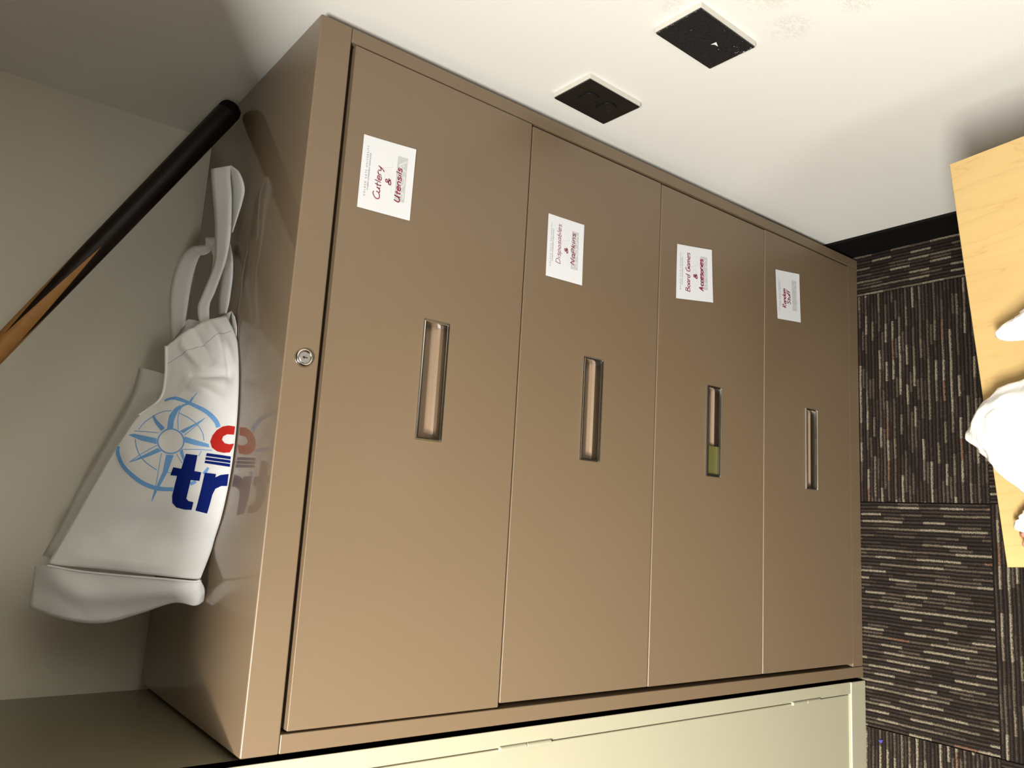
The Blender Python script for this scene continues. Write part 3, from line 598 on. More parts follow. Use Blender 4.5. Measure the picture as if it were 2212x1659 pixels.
# ================================================================== TOTE BAG lying on its side on the cabinet
BAG = {"F":[[[0.1791,0.165,1.3389],[0.1838,0.1943,1.3944],[0.1865,0.2343,1.4466],[0.1874,0.285,1.497]],[[0.2189,0.174,1.3254],[0.225,0.1947,1.3809],[0.2305,0.226,1.4322],[0.2356,0.268,1.4812]],[[0.265,0.1501,1.3254],[0.2696,0.1727,1.3762],[0.274,0.206,1.4233],[0.2785,0.25,1.4684]],[[0.3102,0.1373,1.3254],[0.3106,0.1592,1.3728],[0.3113,0.1918,1.4166],[0.3123,0.235,1.4582]],[[0.3556,0.1336,1.3254],[0.3513,0.1524,1.3694],[0.3478,0.1819,1.4095],[0.345,0.222,1.4474]],[[0.4051,0.1381,1.3254],[0.3976,0.1521,1.3633],[0.3914,0.1767,1.3975],[0.3863,0.212,1.4291]],[[0.4569,0.1521,1.3254],[0.4396,0.1591,1.3562],[0.4243,0.1767,1.3832],[0.4105,0.205,1.4072]],[[0.5019,0.1747,1.3254],[0.48,0.1758,1.355],[0.4606,0.1876,1.3805],[0.4431,0.21,1.403]],[[0.5402,0.205,1.3347],[0.5256,0.1977,1.3631],[0.5069,0.201,1.3867],[0.4841,0.215,1.4063]]],"G":[[[0.1874,0.285,1.497],[0.1892,0.3425,1.4804],[0.1909,0.4,1.4878]],[[0.2356,0.268,1.4812],[0.2403,0.334,1.4622],[0.2451,0.4,1.4672]],[[0.2785,0.25,1.4684],[0.2821,0.32,1.451],[0.2857,0.39,1.4576]],[[0.3123,0.235,1.4582],[0.3179,0.305,1.4395],[0.3235,0.375,1.4447]],[[0.345,0.222,1.4474],[0.3549,0.291,1.4278],[0.3647,0.36,1.4322]],[[0.3863,0.212,1.4291],[0.3956,0.2785,1.4123],[0.4048,0.345,1.4195]],[[0.4105,0.205,1.4072],[0.423,0.27,1.3988],[0.4355,0.335,1.4144]],[[0.4431,0.21,1.403],[0.455,0.2675,1.3961],[0.467,0.325,1.4132]]],"B":[[[0.1909,0.4,1.4878],[0.1857,0.3825,1.4473],[0.1804,0.365,1.4069],[0.1752,0.3475,1.3664],[0.17,0.33,1.3259]],[[0.2451,0.4,1.4672],[0.2338,0.3775,1.4319],[0.2226,0.355,1.3966],[0.2113,0.3325,1.3613],[0.2,0.31,1.3259]],[[0.2857,0.39,1.4576],[0.2743,0.365,1.4247],[0.2629,0.34,1.3918],[0.2514,0.315,1.3589],[0.24,0.29,1.3259]],[[0.3235,0.375,1.4447],[0.3151,0.3488,1.415],[0.3067,0.3225,1.3853],[0.2984,0.2963,1.3556],[0.29,0.27,1.3259]],[[0.3647,0.36,1.4322],[0.361,0.335,1.4056],[0.3574,0.31,1.3791],[0.3537,0.285,1.3525],[0.35,0.26,1.3259]],[[0.4048,0.345,1.4195],[0.4061,0.3212,1.3961],[0.4074,0.2975,1.3727],[0.4087,0.2737,1.3493],[0.41,0.25,1.3259]],[[0.4355,0.335,1.4144],[0.4441,0.3138,1.3923],[0.4527,0.2925,1.3702],[0.4614,0.2712,1.3481],[0.47,0.25,1.3259]],[[0.467,0.325,1.4132],[0.4583,0.3,1.3819],[0.5315,0.265,1.3762],[0.5342,0.245,1.3466],[0.5508,0.215,1.3253]]],"BT":[[[0.1789,0.16,1.3392],[0.1773,0.165,1.3486],[0.1784,0.19,1.3826],[0.1799,0.235,1.435],[0.1818,0.258,1.4663],[0.1861,0.28,1.4965],[0.1824,0.31,1.5073]],[[0.1672,0.172,1.3294],[0.1597,0.172,1.3414],[0.157,0.2,1.3767],[0.1497,0.245,1.4245],[0.1505,0.268,1.4641],[0.1571,0.29,1.4873],[0.1585,0.325,1.5052]],[[0.15,0.184,1.3242],[0.1447,0.185,1.3357],[0.1451,0.215,1.3538],[0.1266,0.255,1.3853],[0.1124,0.28,1.4238],[0.1156,0.3,1.465],[0.127,0.34,1.5026]]],"S":[[[[0.525,0.222,1.3651],[0.5297,0.212,1.3551]],[[0.5479,0.226,1.369],[0.553,0.212,1.3573]],[[0.5686,0.226,1.3649],[0.5721,0.212,1.3525]],[[0.5977,0.225,1.3581],[0.5974,0.205,1.3487]],[[0.6213,0.225,1.3546],[0.6177,0.2,1.3462]],[[0.6523,0.225,1.3577],[0.648,0.195,1.3457]],[[0.685,0.23,1.3604],[0.6801,0.198,1.3468]],[[0.7191,0.235,1.3657],[0.7155,0.205,1.3483]],[[0.7468,0.24,1.3695],[0.7438,0.212,1.351]],[[0.7628,0.245,1.3705],[0.764,0.215,1.3524]]],[[[0.764,0.215,1.3524],[0.7647,0.214,1.3515]],[[0.7483,0.222,1.3472],[0.7517,0.2,1.3428]],[[0.7298,0.228,1.3422],[0.7281,0.192,1.3356]],[[0.7079,0.226,1.3403],[0.7055,0.192,1.3364]],[[0.6889,0.222,1.3394],[0.6907,0.195,1.3382]],[[0.6662,0.224,1.3389],[0.6608,0.2,1.3422]]],[[[0.6495,0.235,1.3375],[0.6518,0.222,1.3373]],[[0.628,0.235,1.3375],[0.6281,0.215,1.3328]],[[0.6067,0.236,1.338],[0.6016,0.212,1.3307]],[[0.5804,0.238,1.3384],[0.5766,0.21,1.3312]],[[0.5648,0.238,1.3374],[0.5596,0.212,1.3311]],[[0.5469,0.238,1.3347],[0.5461,0.215,1.3321]]]],"T":[[[[0.5026,0.28,1.3846],[0.5272,0.25,1.3769]],[[0.537,0.3,1.3859],[0.5438,0.27,1.3716]],[[0.5741,0.31,1.3881],[0.58,0.28,1.3684]],[[0.604,0.32,1.3855],[0.6009,0.29,1.3647]],[[0.6244,0.325,1.3816],[0.6171,0.295,1.3623]],[[0.6501,0.33,1.3731],[0.6378,0.3,1.3577]],[[0.6669,0.335,1.3606],[0.6491,0.305,1.3529]]],[[[0.6675,0.335,1.3607],[0.6487,0.305,1.3523]],[[0.6681,0.325,1.354],[0.6488,0.3,1.3495]],[[0.6697,0.315,1.346],[0.6526,0.295,1.3445]],[[0.6799,0.315,1.3469],[0.6545,0.285,1.344]],[[0.6775,0.3,1.346],[0.6415,0.27,1.3449]],[[0.6753,0.285,1.3413],[0.6266,0.255,1.3467]]],[[[0.6529,0.262,1.3497],[0.6535,0.25,1.3499]],[[0.6308,0.258,1.3473],[0.6294,0.245,1.348]],[[0.6089,0.258,1.3482],[0.6055,0.25,1.3478]],[[0.5867,0.258,1.3514],[0.5857,0.25,1.3487]],[[0.5634,0.255,1.3579],[0.5628,0.248,1.3549]],[[0.5349,0.25,1.3559],[0.5337,0.24,1.3538]]]],"GF":[[[0.5483,0.205,1.3284],[0.5378,0.19,1.3277]],[[0.5301,0.205,1.3249],[0.5165,0.182,1.324]],[[0.4996,0.2,1.3217],[0.4932,0.178,1.322]],[[0.4713,0.19,1.3243],[0.4599,0.17,1.3195]],[[0.4528,0.19,1.3285],[0.4373,0.17,1.3194]]]}
PRINT = {"lb":[[[0.7042,0.8599],[0.7057,0.8467],[0.7073,0.8342],[0.7082,0.8208],[0.7079,0.8049],[0.7062,0.7852],[0.7038,0.763],[0.7007,0.7401],[0.6973,0.7177],[0.6935,0.6968],[0.6893,0.676],[0.6846,0.6541],[0.6795,0.6305],[0.6742,0.6057],[0.6687,0.5803],[0.663,0.5543],[0.6574,0.528],[0.6516,0.5011],[0.6459,0.474],[0.6402,0.4473],[0.6347,0.4216],[0.6291,0.396],[0.6236,0.3709],[0.6183,0.3474],[0.6133,0.3266],[0.6084,0.3085],[0.6035,0.292],[0.5986,0.2764],[0.5936,0.2612],[0.5884,0.2461],[0.5832,0.2316],[0.5781,0.2188],[0.5737,0.2087],[0.5701,0.2021],[0.5666,0.1972],[0.5626,0.1922],[0.5582,0.1866],[0.5624,0.1476],[0.5665,0.1528],[0.5708,0.1578],[0.5759,0.1648],[0.5814,0.1748],[0.5871,0.1876],[0.593,0.2022],[0.5988,0.2181],[0.6044,0.2346],[0.6099,0.2512],[0.6153,0.2689],[0.6209,0.2883],[0.6266,0.3099],[0.6322,0.3343],[0.6379,0.3607],[0.6436,0.3881],[0.6492,0.4156],[0.655,0.4436],[0.6609,0.4726],[0.6669,0.5019],[0.673,0.5307],[0.6792,0.5592],[0.6856,0.5878],[0.692,0.6163],[0.6983,0.6443],[0.7043,0.6709],[0.7101,0.6967],[0.7155,0.7227],[0.7205,0.7492],[0.7247,0.7761],[0.7281,0.8026],[0.7306,0.8275],[0.732,0.8499],[0.7317,0.8681],[0.7297,0.8819],[0.7269,0.8928],[0.7243,0.9038]],[[0.4964,0.9943],[0.4906,0.9912],[0.4845,0.9886],[0.4774,0.9844],[0.4691,0.9772],[0.4609,0.9675],[0.4529,0.9567],[0.445,0.9447],[0.4365,0.9316],[0.427,0.9168],[0.4166,0.9001],[0.4057,0.8818],[0.3953,0.8622],[0.3854,0.8416],[0.3759,0.82],[0.3669,0.7976],[0.3582,0.7747],[0.3498,0.751],[0.3416,0.7264],[0.334,0.7013],[0.3274,0.6765],[0.3218,0.6519],[0.317,0.6274],[0.3132,0.6033],[0.3101,0.5799],[0.3079,0.5574],[0.3064,0.5356],[0.3057,0.5141],[0.3056,0.4923],[0.3063,0.47],[0.3077,0.4478],[0.3094,0.426],[0.3109,0.4045],[0.3257,0.4135],[0.3248,0.4358],[0.3237,0.4579],[0.3229,0.4794],[0.3228,0.5002],[0.3233,0.5205],[0.3243,0.5405],[0.3259,0.5605],[0.3282,0.5812],[0.3313,0.6029],[0.335,0.6253],[0.3394,0.648],[0.3446,0.6705],[0.3508,0.6932],[0.3579,0.7166],[0.3657,0.74],[0.3735,0.7626],[0.3815,0.7843],[0.3899,0.8054],[0.3986,0.8254],[0.4075,0.844],[0.4167,0.8612],[0.4264,0.8775],[0.4362,0.893],[0.4452,0.9072],[0.453,0.9197],[0.4596,0.9299],[0.4653,0.9382],[0.4705,0.9452],[0.4755,0.951],[0.4809,0.9561],[0.4871,0.9614],[0.4935,0.9674]],[[0.3398,0.2865],[0.3411,0.2816],[0.3425,0.2767],[0.3439,0.2715],[0.3455,0.2663],[0.3472,0.2612],[0.349,0.2562],[0.3508,0.2514],[0.3525,0.2467],[0.363,0.2642],[0.3613,0.269],[0.3596,0.2738],[0.3579,0.2784],[0.3564,0.2828],[0.3551,0.2873],[0.3538,0.292],[0.3525,0.2969],[0.3511,0.3019]],[[0.3838,0.1992],[0.3867,0.1962],[0.3896,0.193],[0.3927,0.1899],[0.396,0.1867],[0.3996,0.1838],[0.4033,0.1811],[0.4069,0.1785],[0.4106,0.1759],[0.4156,0.1954],[0.4121,0.1989],[0.4087,0.2025],[0.4054,0.2059],[0.4023,0.2093],[0.3994,0.2126],[0.3967,0.2159],[0.3939,0.2194],[0.3911,0.2228]],[[0.5606,0.8942],[0.5686,0.8915],[0.5768,0.8894],[0.5848,0.8866],[0.5921,0.8815],[0.5988,0.8736],[0.605,0.8635],[0.6107,0.8515],[0.616,0.8379],[0.6208,0.8225],[0.625,0.8052],[0.6285,0.7862],[0.6311,0.766],[0.6322,0.7442],[0.6323,0.7206],[0.6318,0.6963],[0.6316,0.6722],[0.6352,0.6772],[0.6355,0.7015],[0.636,0.7262],[0.636,0.7505],[0.6348,0.7731],[0.6322,0.7938],[0.6286,0.8129],[0.6241,0.8304],[0.6191,0.8459],[0.6137,0.8596],[0.6077,0.8716],[0.6013,0.8817],[0.5944,0.8896],[0.5867,0.8947],[0.5785,0.8974],[0.5703,0.8993],[0.5623,0.9019]],[[0.6193,0.5891],[0.6136,0.5592],[0.6083,0.5297],[0.6031,0.5015],[0.598,0.4757],[0.5929,0.4521],[0.5877,0.4302],[0.5826,0.41],[0.5775,0.3915],[0.5725,0.3749],[0.5675,0.3599],[0.5626,0.3464],[0.5575,0.3338],[0.5524,0.3222],[0.5473,0.3117],[0.5421,0.3024],[0.5369,0.2944],[0.5316,0.2881],[0.5262,0.2832],[0.5206,0.2789],[0.5149,0.2743],[0.5152,0.2674],[0.5208,0.2719],[0.5264,0.2763],[0.5321,0.2813],[0.5377,0.2879],[0.5432,0.2963],[0.5485,0.306],[0.5538,0.3168],[0.5591,0.3287],[0.5642,0.3415],[0.5693,0.3555],[0.5745,0.3709],[0.5796,0.3879],[0.5848,0.4068],[0.59,0.4274],[0.5953,0.4498],[0.6006,0.474],[0.6059,0.5005],[0.6112,0.5291],[0.6166,0.5588],[0.6224,0.5889]],[[0.5239,0.8761],[0.517,0.8655],[0.51,0.8554],[0.5025,0.8445],[0.4942,0.8315],[0.4847,0.8165],[0.4744,0.8002],[0.4639,0.783],[0.4538,0.765],[0.4445,0.7466],[0.4357,0.7276],[0.4272,0.7074],[0.4191,0.6858],[0.4113,0.6621],[0.404,0.6367],[0.397,0.6109],[0.3902,0.5858],[0.3932,0.5842],[0.4001,0.6094],[0.4071,0.6352],[0.4144,0.6603],[0.422,0.6835],[0.43,0.7047],[0.4382,0.7244],[0.4468,0.743],[0.4558,0.7609],[0.4655,0.7783],[0.4758,0.7951],[0.4859,0.8111],[0.4951,0.8258],[0.5032,0.8383],[0.5105,0.8489],[0.5174,0.8588],[0.5243,0.8695]],[[0.3826,0.5001],[0.3825,0.4954],[0.3824,0.4907],[0.3823,0.486],[0.3823,0.4812],[0.3824,0.4765],[0.3826,0.472],[0.3828,0.4674],[0.383,0.4629],[0.3859,0.4648],[0.3857,0.4693],[0.3855,0.4738],[0.3853,0.4783],[0.3852,0.4828],[0.3852,0.4873],[0.3853,0.492],[0.3854,0.4967],[0.3855,0.5014]],[[0.4763,0.2746],[0.4741,0.2758],[0.4719,0.2769],[0.4696,0.2782],[0.4672,0.2797],[0.4645,0.2816],[0.4617,0.2838],[0.4587,0.2861],[0.4557,0.2884],[0.4543,0.2828],[0.4573,0.2805],[0.4603,0.2782],[0.4632,0.2759],[0.4659,0.274],[0.4684,0.2724],[0.4707,0.2711],[0.4729,0.27],[0.4751,0.2687]],[[0.561,0.6399],[0.6135,0.6737],[0.6449,0.6535],[0.6781,0.5707],[0.7069,0.4854],[0.666,0.5431],[0.6316,0.6033],[0.5931,0.6044],[0.5616,0.5835]],[[0.7066,0.492],[0.6916,0.525],[0.6754,0.5558],[0.6587,0.5796],[0.6429,0.593],[0.6288,0.5953],[0.6164,0.5905],[0.6053,0.582],[0.5948,0.5736],[0.5848,0.5651],[0.5752,0.5549],[0.5659,0.5443],[0.5567,0.5345],[0.5566,0.528],[0.5659,0.5378],[0.5751,0.5483],[0.5846,0.5582],[0.5944,0.5664],[0.6048,0.5746],[0.6155,0.5827],[0.6272,0.587],[0.6405,0.5843],[0.6557,0.5706],[0.672,0.5466],[0.6881,0.5158],[0.7031,0.4829]],[[0.5509,0.5119],[0.5578,0.4861],[0.5773,0.3887],[0.598,0.3038],[0.5741,0.3698],[0.5555,0.4359],[0.5434,0.4733]],[[0.5962,0.3161],[0.5901,0.3305],[0.5841,0.3441],[0.5778,0.3584],[0.571,0.3749],[0.5632,0.3946],[0.5548,0.4163],[0.5461,0.4385],[0.5375,0.4598],[0.5354,0.4542],[0.5441,0.433],[0.5528,0.4107],[0.5612,0.389],[0.569,0.3692],[0.5758,0.3526],[0.5821,0.3382],[0.5881,0.3246],[0.5943,0.3102]],[[0.5313,0.4528],[0.5177,0.3452],[0.5021,0.2238],[0.4891,0.2096],[0.4981,0.333],[0.5105,0.4417]],[[0.4808,0.4263],[0.4807,0.3953],[0.4806,0.3644],[0.4804,0.3336],[0.4801,0.3033],[0.4796,0.2734],[0.479,0.2439],[0.4784,0.2145],[0.4777,0.185],[0.4804,0.1859],[0.481,0.2154],[0.4817,0.2449],[0.4823,0.2745],[0.4828,0.3045],[0.4831,0.335],[0.4833,0.3659],[0.4835,0.397],[0.4836,0.428]],[[0.4727,0.4506],[0.4845,0.4336],[0.449,0.3947],[0.4297,0.3916]],[[0.4621,0.4709],[0.458,0.4637],[0.4539,0.4567],[0.4497,0.4493],[0.4452,0.4411],[0.4403,0.4316],[0.4351,0.4214],[0.4299,0.4109],[0.4247,0.4007],[0.4265,0.397],[0.4316,0.4072],[0.4369,0.4177],[0.442,0.4279],[0.4468,0.4372],[0.4513,0.4453],[0.4554,0.4525],[0.4595,0.4595],[0.4636,0.4667]],[[0.4597,0.5543],[0.4578,0.4898],[0.3873,0.4936],[0.3117,0.5216],[0.2529,0.5347],[0.3103,0.5431],[0.3859,0.5327]],[[0.4661,0.6007],[0.4471,0.5931],[0.4277,0.5859],[0.4085,0.579],[0.3898,0.5725],[0.3719,0.5661],[0.3542,0.5599],[0.3368,0.5544],[0.3203,0.5498],[0.3048,0.5463],[0.2903,0.5436],[0.2763,0.5411],[0.2624,0.5383],[0.262,0.5329],[0.2758,0.5357],[0.2899,0.5382],[0.3044,0.5408],[0.3199,0.5443],[0.3365,0.5489],[0.3539,0.5543],[0.3716,0.5604],[0.3895,0.5668],[0.4081,0.5732],[0.4273,0.58],[0.4466,0.5871],[0.4657,0.5946]],[[0.4156,0.8223],[0.4523,0.7417],[0.4879,0.6492],[0.4745,0.604],[0.4434,0.7157]],[[0.4216,0.8064],[0.4319,0.7926],[0.4421,0.779],[0.4521,0.7645],[0.4618,0.7478],[0.4712,0.7281],[0.4804,0.706],[0.4893,0.6827],[0.4979,0.6595],[0.5005,0.6648],[0.492,0.6879],[0.4831,0.7112],[0.4739,0.7333],[0.4645,0.7532],[0.4547,0.77],[0.4447,0.7845],[0.4345,0.7981],[0.4242,0.8118]],[[0.5426,0.9608],[0.5457,0.9124],[0.5271,0.6969],[0.504,0.6686],[0.519,0.8155]],[[0.5547,0.9257],[0.5541,0.9012],[0.5536,0.877],[0.553,0.8523],[0.5522,0.8263],[0.5511,0.7982],[0.5499,0.7688],[0.5486,0.7389],[0.5473,0.7094],[0.5499,0.712],[0.5512,0.7416],[0.5525,0.7716],[0.5537,0.8012],[0.5548,0.8295],[0.5556,0.8558],[0.5563,0.8807],[0.5568,0.9049],[0.5574,0.9296]],[[0.6158,0.8569],[0.6223,0.8514],[0.5893,0.7564],[0.5627,0.6665],[0.5552,0.6899],[0.5828,0.7788]],[[0.6092,0.8231],[0.6039,0.8069],[0.5989,0.7918],[0.5938,0.7758],[0.5883,0.7576],[0.5823,0.7362],[0.576,0.7128],[0.5696,0.6891],[0.5635,0.6664],[0.5653,0.6641],[0.5715,0.6868],[0.5779,0.7106],[0.5842,0.7339],[0.5902,0.7551],[0.5956,0.7731],[0.6006,0.7887],[0.6056,0.8039],[0.611,0.8202]],[[0.514,0.4382],[0.5064,0.4341],[0.4989,0.4331],[0.4915,0.4352],[0.4847,0.4402],[0.4785,0.448],[0.4731,0.4584],[0.4687,0.471],[0.4654,0.4855],[0.4633,0.5017],[0.4625,0.5192],[0.463,0.5375],[0.4649,0.5564],[0.4681,0.5754],[0.4725,0.5941],[0.4781,0.6121],[0.4846,0.6292],[0.4919,0.6449],[0.4997,0.6588],[0.5077,0.6706],[0.5157,0.68],[0.5235,0.6865],[0.531,0.69],[0.538,0.6903],[0.5443,0.6873],[0.5499,0.681],[0.5546,0.6715],[0.5583,0.6589],[0.5609,0.6435],[0.5624,0.6258],[0.5627,0.6063],[0.5619,0.5855],[0.5599,0.564],[0.5568,0.5426],[0.5527,0.5218],[0.5478,0.5022],[0.5421,0.4844],[0.5357,0.4688],[0.5288,0.4557],[0.5215,0.4455],[0.514,0.4382],[0.5141,0.4505],[0.5209,0.4571],[0.5275,0.4664],[0.5337,0.4782],[0.5394,0.4923],[0.5446,0.5083],[0.549,0.5258],[0.5527,0.5444],[0.5554,0.5635],[0.5572,0.5827],[0.558,0.6012],[0.5577,0.6187],[0.5563,0.6345],[0.554,0.6482],[0.5506,0.6595],[0.5464,0.6682],[0.5414,0.6739],[0.5357,0.6767],[0.5294,0.6766],[0.5227,0.6735],[0.5156,0.6677],[0.5085,0.6594],[0.5013,0.6489],[0.4943,0.6363],[0.4878,0.6222],[0.482,0.6068],[0.477,0.5905],[0.473,0.5736],[0.4701,0.5565],[0.4684,0.5394],[0.4679,0.5229],[0.4686,0.5071],[0.4705,0.4925],[0.4734,0.4794],[0.4773,0.4681],[0.4822,0.4588],[0.4877,0.4518],[0.4939,0.4474],[0.5004,0.4457],[0.5072,0.4467],[0.5141,0.4505]]],"navy":[[[0.4683,0.2225],[0.4567,0.0189],[0.4465,0.0175],[0.4574,0.2243]],[[0.4529,0.2242],[0.4431,0.0173],[0.4332,0.0159],[0.4433,0.2246]],[[0.4392,0.2237],[0.4302,0.0158],[0.4191,0.0148],[0.4301,0.2234]],[[0.4644,0.3919],[0.4596,0.2946],[0.3965,0.2878],[0.3936,0.2325],[0.3606,0.2296],[0.3615,0.2966],[0.3017,0.292],[0.2871,0.2905],[0.2794,0.27],[0.2782,0.2323],[0.2484,0.229],[0.2446,0.2829],[0.2481,0.3459],[0.2635,0.3844],[0.2903,0.4003],[0.3734,0.4107],[0.3737,0.4644],[0.4073,0.4619],[0.4028,0.3955]],[[0.3931,0.2044],[0.3905,0.1148],[0.3782,0.114],[0.3881,0.0765],[0.3934,0.0148],[0.3504,0.0094],[0.3485,0.0546],[0.3368,0.095],[0.3144,0.1068],[0.2472,0.1089],[0.2488,0.1988]]],"red":[[[0.5605,0.0131],[0.5648,0.0774],[0.5619,0.1303],[0.55,0.1781],[0.5324,0.2058],[0.5105,0.214],[0.4891,0.1899],[0.4748,0.1397],[0.4699,0.084],[0.4714,0.0335],[0.4849,0.018],[0.5025,0.0072],[0.5002,0.0449],[0.5036,0.0864],[0.5161,0.1165],[0.5283,0.1111],[0.5353,0.0775],[0.5332,0.0162]]]}
bag = empty('tote_bag', (0.35, 0.2, H)); tag(bag, 'white fabric tote bag with blue compass print lying on brown cabinet top', 'tote bag')
BO = V((0.35, 0.2, H))
FG = [[V(p) for p in r] for r in BAG['F']]
def Sb(u, v): return cr1([cr1(r, v) for r in FG], u)
def Nb(u, v):
    h = 0.004; a = Sb(min(u+h, 1), v)-Sb(max(u-h, 0), v); b = Sb(u, min(v+h, 1))-Sb(u, max(v-h, 0)); n = a.cross(b).normalized()
    return n if n.y < 0 else -n
def crease(u, v, u0, v0, u1, v1, wd, amp):
    ax_, ay = u1-u0, (v1-v0)*0.4; px, py = u-u0, (v-v0)*0.4; l2 = ax_*ax_+ay*ay; t = max(0, min(1, (px*ax_+py*ay)/l2))
    d = math.hypot(px-ax_*t, py-ay*t); return amp*math.exp(-(d/wd)**2)*(0.35+0.65*math.sin(math.pi*min(max(t, 0.08), 0.92)))
CREASES = [  # u0,v0,u1,v1,width,height : folds seen in the cloth
    (0.97, 0.30, 0.80, 0.12, 0.026, 0.009), (0.99, 0.55, 0.84, 0.35, 0.018, -0.006), (0.96, 0.75, 0.84, 0.50, 0.016, 0.006), (0.82, 0.62, 0.74, 0.08, 0.016, -0.008),
    (0.76, 0.60, 0.66, 0.20, 0.018, 0.007), (0.70, 0.70, 0.62, 0.30, 0.015, -0.006), (0.90, 0.20, 0.72, 0.10, 0.014, -0.007),
    (0.10, 0.75, 0.24, 0.35, 0.050, -0.007), (0.04, 0.45, 0.10, 0.15, 0.045, 0.004), (0.30, 0.15, 0.16, 0.05, 0.03, 0.003),
    (0.50, 0.95, 0.40, 0.80, 0.03, 0.003), (0.60, 0.85, 0.52, 0.6, 0.025, -0.003)]
def Sd(u, v):
    p = Sb(u, v); n = Nb(u, v); d = sum(crease(u, v, *c) for c in CREASES)
    d *= min(1, v*9)*min(1, (1-v)*7)
    if u < 0.03: d -= 0.006*(1-u/0.03)*math.sin(math.pi*v)
    d += 0.0012*noise.noise(V((u*9, v*5, 1.3)))*min(1, v*9)*min(1, (1-v)*7)
    return p+n*d
def grid_obj(name, fn, nu, nv, mat, parent, thick=0.0012, su=0.39, sv=0.17):
    vs = []; fs = []; uv = []
    for i in range(nu+1):
        for j in range(nv+1):
            p = fn(i/nu, j/nv); p.z = max(p.z, H+0.0012); vs.append(p-BO); uv.append((su*i/nu, sv*j/nv))
    for i in range(nu):
        for j in range(nv): q = i*(nv+1)+j; fs.append((q, q+1, q+nv+2, q+nv+1))
    me = bpy.data.meshes.new(name); me.from_pydata([tuple(v) for v in vs], [], fs); me.update(); ul = me.uv_layers.new(name='UVMap')
    for lp in me.loops: ul.data[lp.index].uv = uv[lp.vertex_index]
    o = link(name, me, mat, parent, True)
    if thick:
        s = o.modifiers.new('thickness', 'SOLIDIFY'); s.thickness = thick; s.offset = 0
    return o
fp = grid_obj('front_panel', Sd, 96, 48, 'fabric', bag, 0.0008)
def surf(G):
    P = [[V(p) for p in r] for r in G]
    return lambda u, v: cr1([cr1(r, v) for r in P], u)
grid_obj('top_gusset', surf(BAG['G']), 28, 8, 'fabric', bag, 0.0008, 0.35, 0.12)
grid_obj('back_panel', surf(BAG['B']), 28, 16, 'fabric', bag, 0.0008)
sb = surf(BAG['BT'])
def sbw(u, v):
    p = sb(u, v); return p+V((-0.3, -0.9, 0.2))*(0.005*noise.noise(V((u*2.2, v*3.5, 4.4)))*math.sin(math.pi*u))
grid_obj('bottom_panel', sbw, 14, 40, 'fabric', bag, 0.0008, 0.08, 0.2)
seam = [V(p) for p in BAG['BT'][0]][:-1]
def seamf(u, v):
    p = cr1(seam, u); a = 2*math.pi*v; return p+V((0.4, -0.5, 0.75)).normalized()*0.0022*math.cos(a)+V((-0.5, -0.8, 0.2)).normalized()*0.0022*math.sin(a)
grid_obj('bottom_seam', seamf, 40, 8, 'fabric', bag, 0)
grid_obj('side_gusset', surf(BAG['GF']), 16, 6, 'fabric', bag, 0.0008, 0.1, 0.03)
def edge_tube(name, P, r, parent):
    def f(u, v):
        p = cr1(P, u); a = 2*math.pi*v; return p+V((0, math.cos(a), math.sin(a)))*r
    return grid_obj(name, f, 60, 8, 'fabric', parent, 0)
edge_tube('side_seam', [FG[i][3] for i in range(5, 9)], 0.0022, fp)
# hem stitching line below the opening
def hem(u, v):
    vv = 0.03+0.94*u; p = Sd(0.925, vv); q = Sd(0.9225, vv); return (p+(q-p)*v)+Nb(0.92, vv)*(-0.0002+0.0008)
hm = grid_obj('hem_stitch', hem, 40, 1, 'watermark', fp, 0)
def strap(rows, parent, name='handle'):
    A = [V(r[0]) for r in rows]; B = [V(r[1]) for r in rows]
    return grid_obj(name, lambda u, v: cr1(A, u).lerp(cr1(B, u), v), 10*(len(rows)-1), 4, 'fabric', parent, 0.0012, 0.3, 0.025)
for key, lb in (('S', None), ('T', None)):
    hs = None
    parts = BAG[key]
    h0 = strap(parts[0], bag); 
    for r in parts[1:]: strap(r, h0, 'strap_section')
# ---- flat print on the front panel, following the cloth
def print_mesh(name, polys, mat, lift, parent):
    vs = []; fs = []
    for P in polys:
        P = [V((p[0], p[1])) for p in P]
        Q = [P[0]]
        for p in P[1:]:
            if (p-Q[-1]).length > 0.0008: Q.append(p)
        if (Q[-1]-Q[0]).length < 0.0008: Q.pop()
        if len(Q) < 3: continue
        R = []
        for a, b in zip(Q, Q[1:]+Q[:1]):
            n = max(1, int(math.ceil((b-a).length/0.02)))
            R += [a.lerp(b, k/n) for k in range(n)]
        us = [p.x for p in R]; vv = [p.y for p in R]; pts = list(R)
        st = 0.012; u = min(us)+st/2
        def inside(x, y):
            c = False; j = len(R)-1
            for i in range(len(R)):
                if (R[i].y > y) != (R[j].y > y) and x < (R[j].x-R[i].x)*(y-R[i].y)/(R[j].y-R[i].y)+R[i].x: c = not c
                j = i
            return c
        while u < max(us):
            v = min(vv)+st
            while v < max(vv):
                if inside(u, v) and min((V((u, v))-p).length for p in R) > st*0.5: pts.append(V((u, v)))
                v += st*2
            u += st
        nR = len(R)
        r = delaunay_2d_cdt(pts, [(i, (i+1) % nR) for i in range(nR)], [], 0, 1e-6)
        o_v, _, o_f = r[0], r[1], r[2]; q = len(vs)
        vs += [Sd(p.x, p.y)+Nb(p.x, p.y)*lift-BO for p in o_v]
        for f in o_f:
            cx_ = sum(o_v[i].x for i in f)/len(f); cy_ = sum(o_v[i].y for i in f)/len(f)
            if inside(cx_, cy_): fs.append(tuple(q+i for i in f))
    return pyd(name, vs, fs, mat, parent, True)
print_mesh('compass_print', PRINT['lb'], 'skyblue', 0.0007, fp)['label'] = 'sky blue compass rose print'
print_mesh('lettering', PRINT['navy'], 'navy', 0.0011, fp)['label'] = 'dark blue letters and stripes'
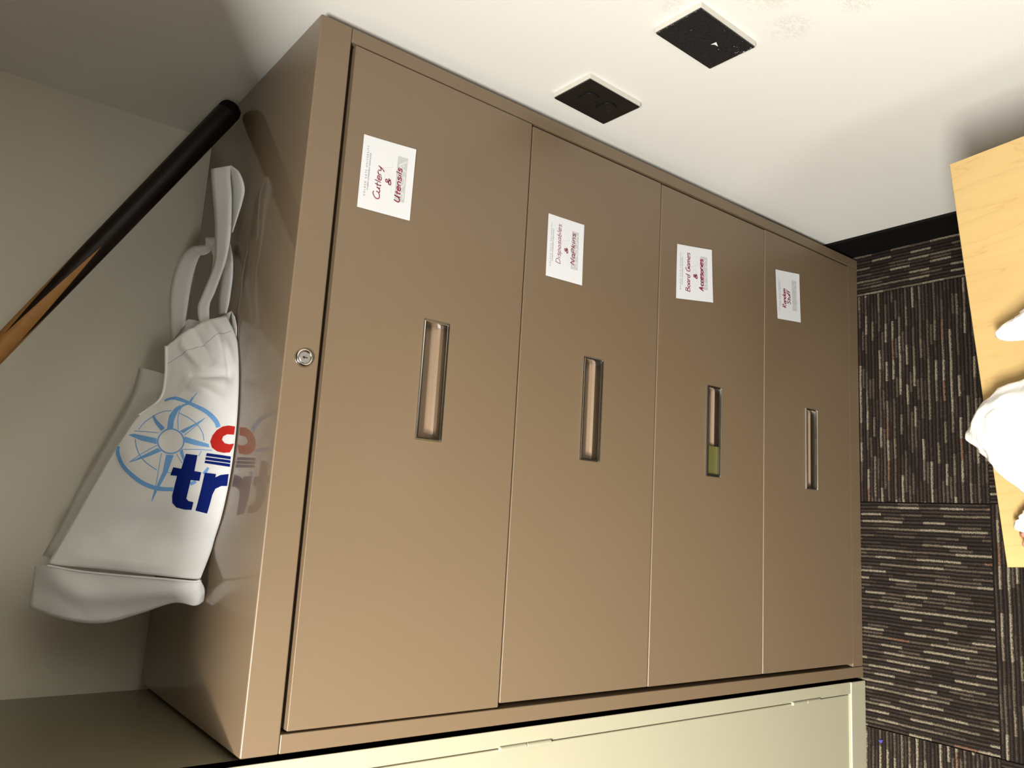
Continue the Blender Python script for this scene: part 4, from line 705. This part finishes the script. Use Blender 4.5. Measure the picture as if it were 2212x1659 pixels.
print_mesh('emblem', PRINT['red'], 'redprint', 0.0011, fp)['label'] = 'red round letter'

# ================================================================== TABLE in the foreground
TZ = 0.74; ta = math.atan2(0.0428, 0.4653)
tb = empty('table', (0.7264, -0.5200, 0)); tb.rotation_euler = (0, 0, ta)
tag(tb, 'maple-topped table at the front right holding white plastic bags', 'table')
TW, TL_ = 0.4675, 1.52
o = box('table_top', -TW, 0, -TL_, 0, TZ-0.028, TZ, 'maple', tb); bevel(o, 0.0012, 2)
for xx in (-TW+0.05, -0.09):
    for yy in (-0.16, -TL_+0.12):
        box('leg', xx, xx+0.04, yy-0.04, yy, 0.004, TZ-0.028, 'steel', tb, 0.004)
box('apron', -TW+0.07, -0.07, -TL_+0.10, -0.18, TZ-0.07, TZ-0.028, 'steel', tb, 0.002)

def crumple(name, c, rx, ry, rz, seed, mat, label, cat, sharp=0.30, parent=None, spike=None, sub=5, group=None):
    bm = bmesh.new(); bmesh.ops.create_icosphere(bm, subdivisions=sub, radius=1.0)
    for v in bm.verts:
        n = v.co.normalized()
        k = 1+sharp*noise.noise(n*1.9+V((seed, 0, 0)))+sharp*0.6*abs(noise.noise(n*3.7+V((0, seed, 0))))-sharp*0.35*abs(noise.noise(n*7.5+V((0, 0, seed))))
        p = V((n.x*rx*k, n.y*ry*k, n.z*rz*k))
        if spike:
            for d, am, pw in spike: p += V(d)*am*max(0, n.dot(V(d).normalized()))**pw
        v.co = V((p.x, p.y, max(p.z, -rz*0.62)))
    zmin = min(v.co.z for v in bm.verts)
    for v in bm.verts: v.co.z -= zmin
    o = from_bm(name, bm, mat, parent, True)
    o.location = c
    if label: tag(o, label, cat, group)
    return o
crumple('plastic_bag', (0.400, -0.674, TZ+0.001), 0.079, 0.084, 0.050, 3.1, 'plastic', 'large crumpled white plastic bag drooping near the table edge', 'plastic bag', 0.22,
        spike=[((-0.05, 1.0, 0.05), 0.048, 5)], group='white plastic bags')
crumple('plastic_bag', (0.514, -0.655, TZ+0.001), 0.027, 0.056, 0.038, 8.4, 'plastic', 'smaller folded white plastic bag lying nearer the wall side', 'plastic bag', 0.25,
        spike=[((-0.3, 1.0, 0.1), 0.018, 5)], group='white plastic bags')
pk = crumple('wrapped_snack', (0.292, -0.622, TZ+0.001), 0.021, 0.040, 0.018, 5.7, 'pink', 'pink wrapped packet at the left end of the table', 'packet', 0.2, sub=4)
crumple('wrapper', (0.016, 0.012, 0.006), 0.016, 0.028, 0.014, 2.2, 'plastic', None, None, 0.3, pk, sub=4)

# a speck of blue lint on the carpet
bm = bmesh.new(); bmesh.ops.create_icosphere(bm, subdivisions=2, radius=0.0035)
for v in bm.verts: v.co *= 1+0.5*noise.noise(v.co*400)
o = from_bm('lint', bm, 'blue_lint'); o.location = (-0.118, -0.036, 0.0025); tag(o, 'tiny blue speck of lint on the carpet', 'lint')
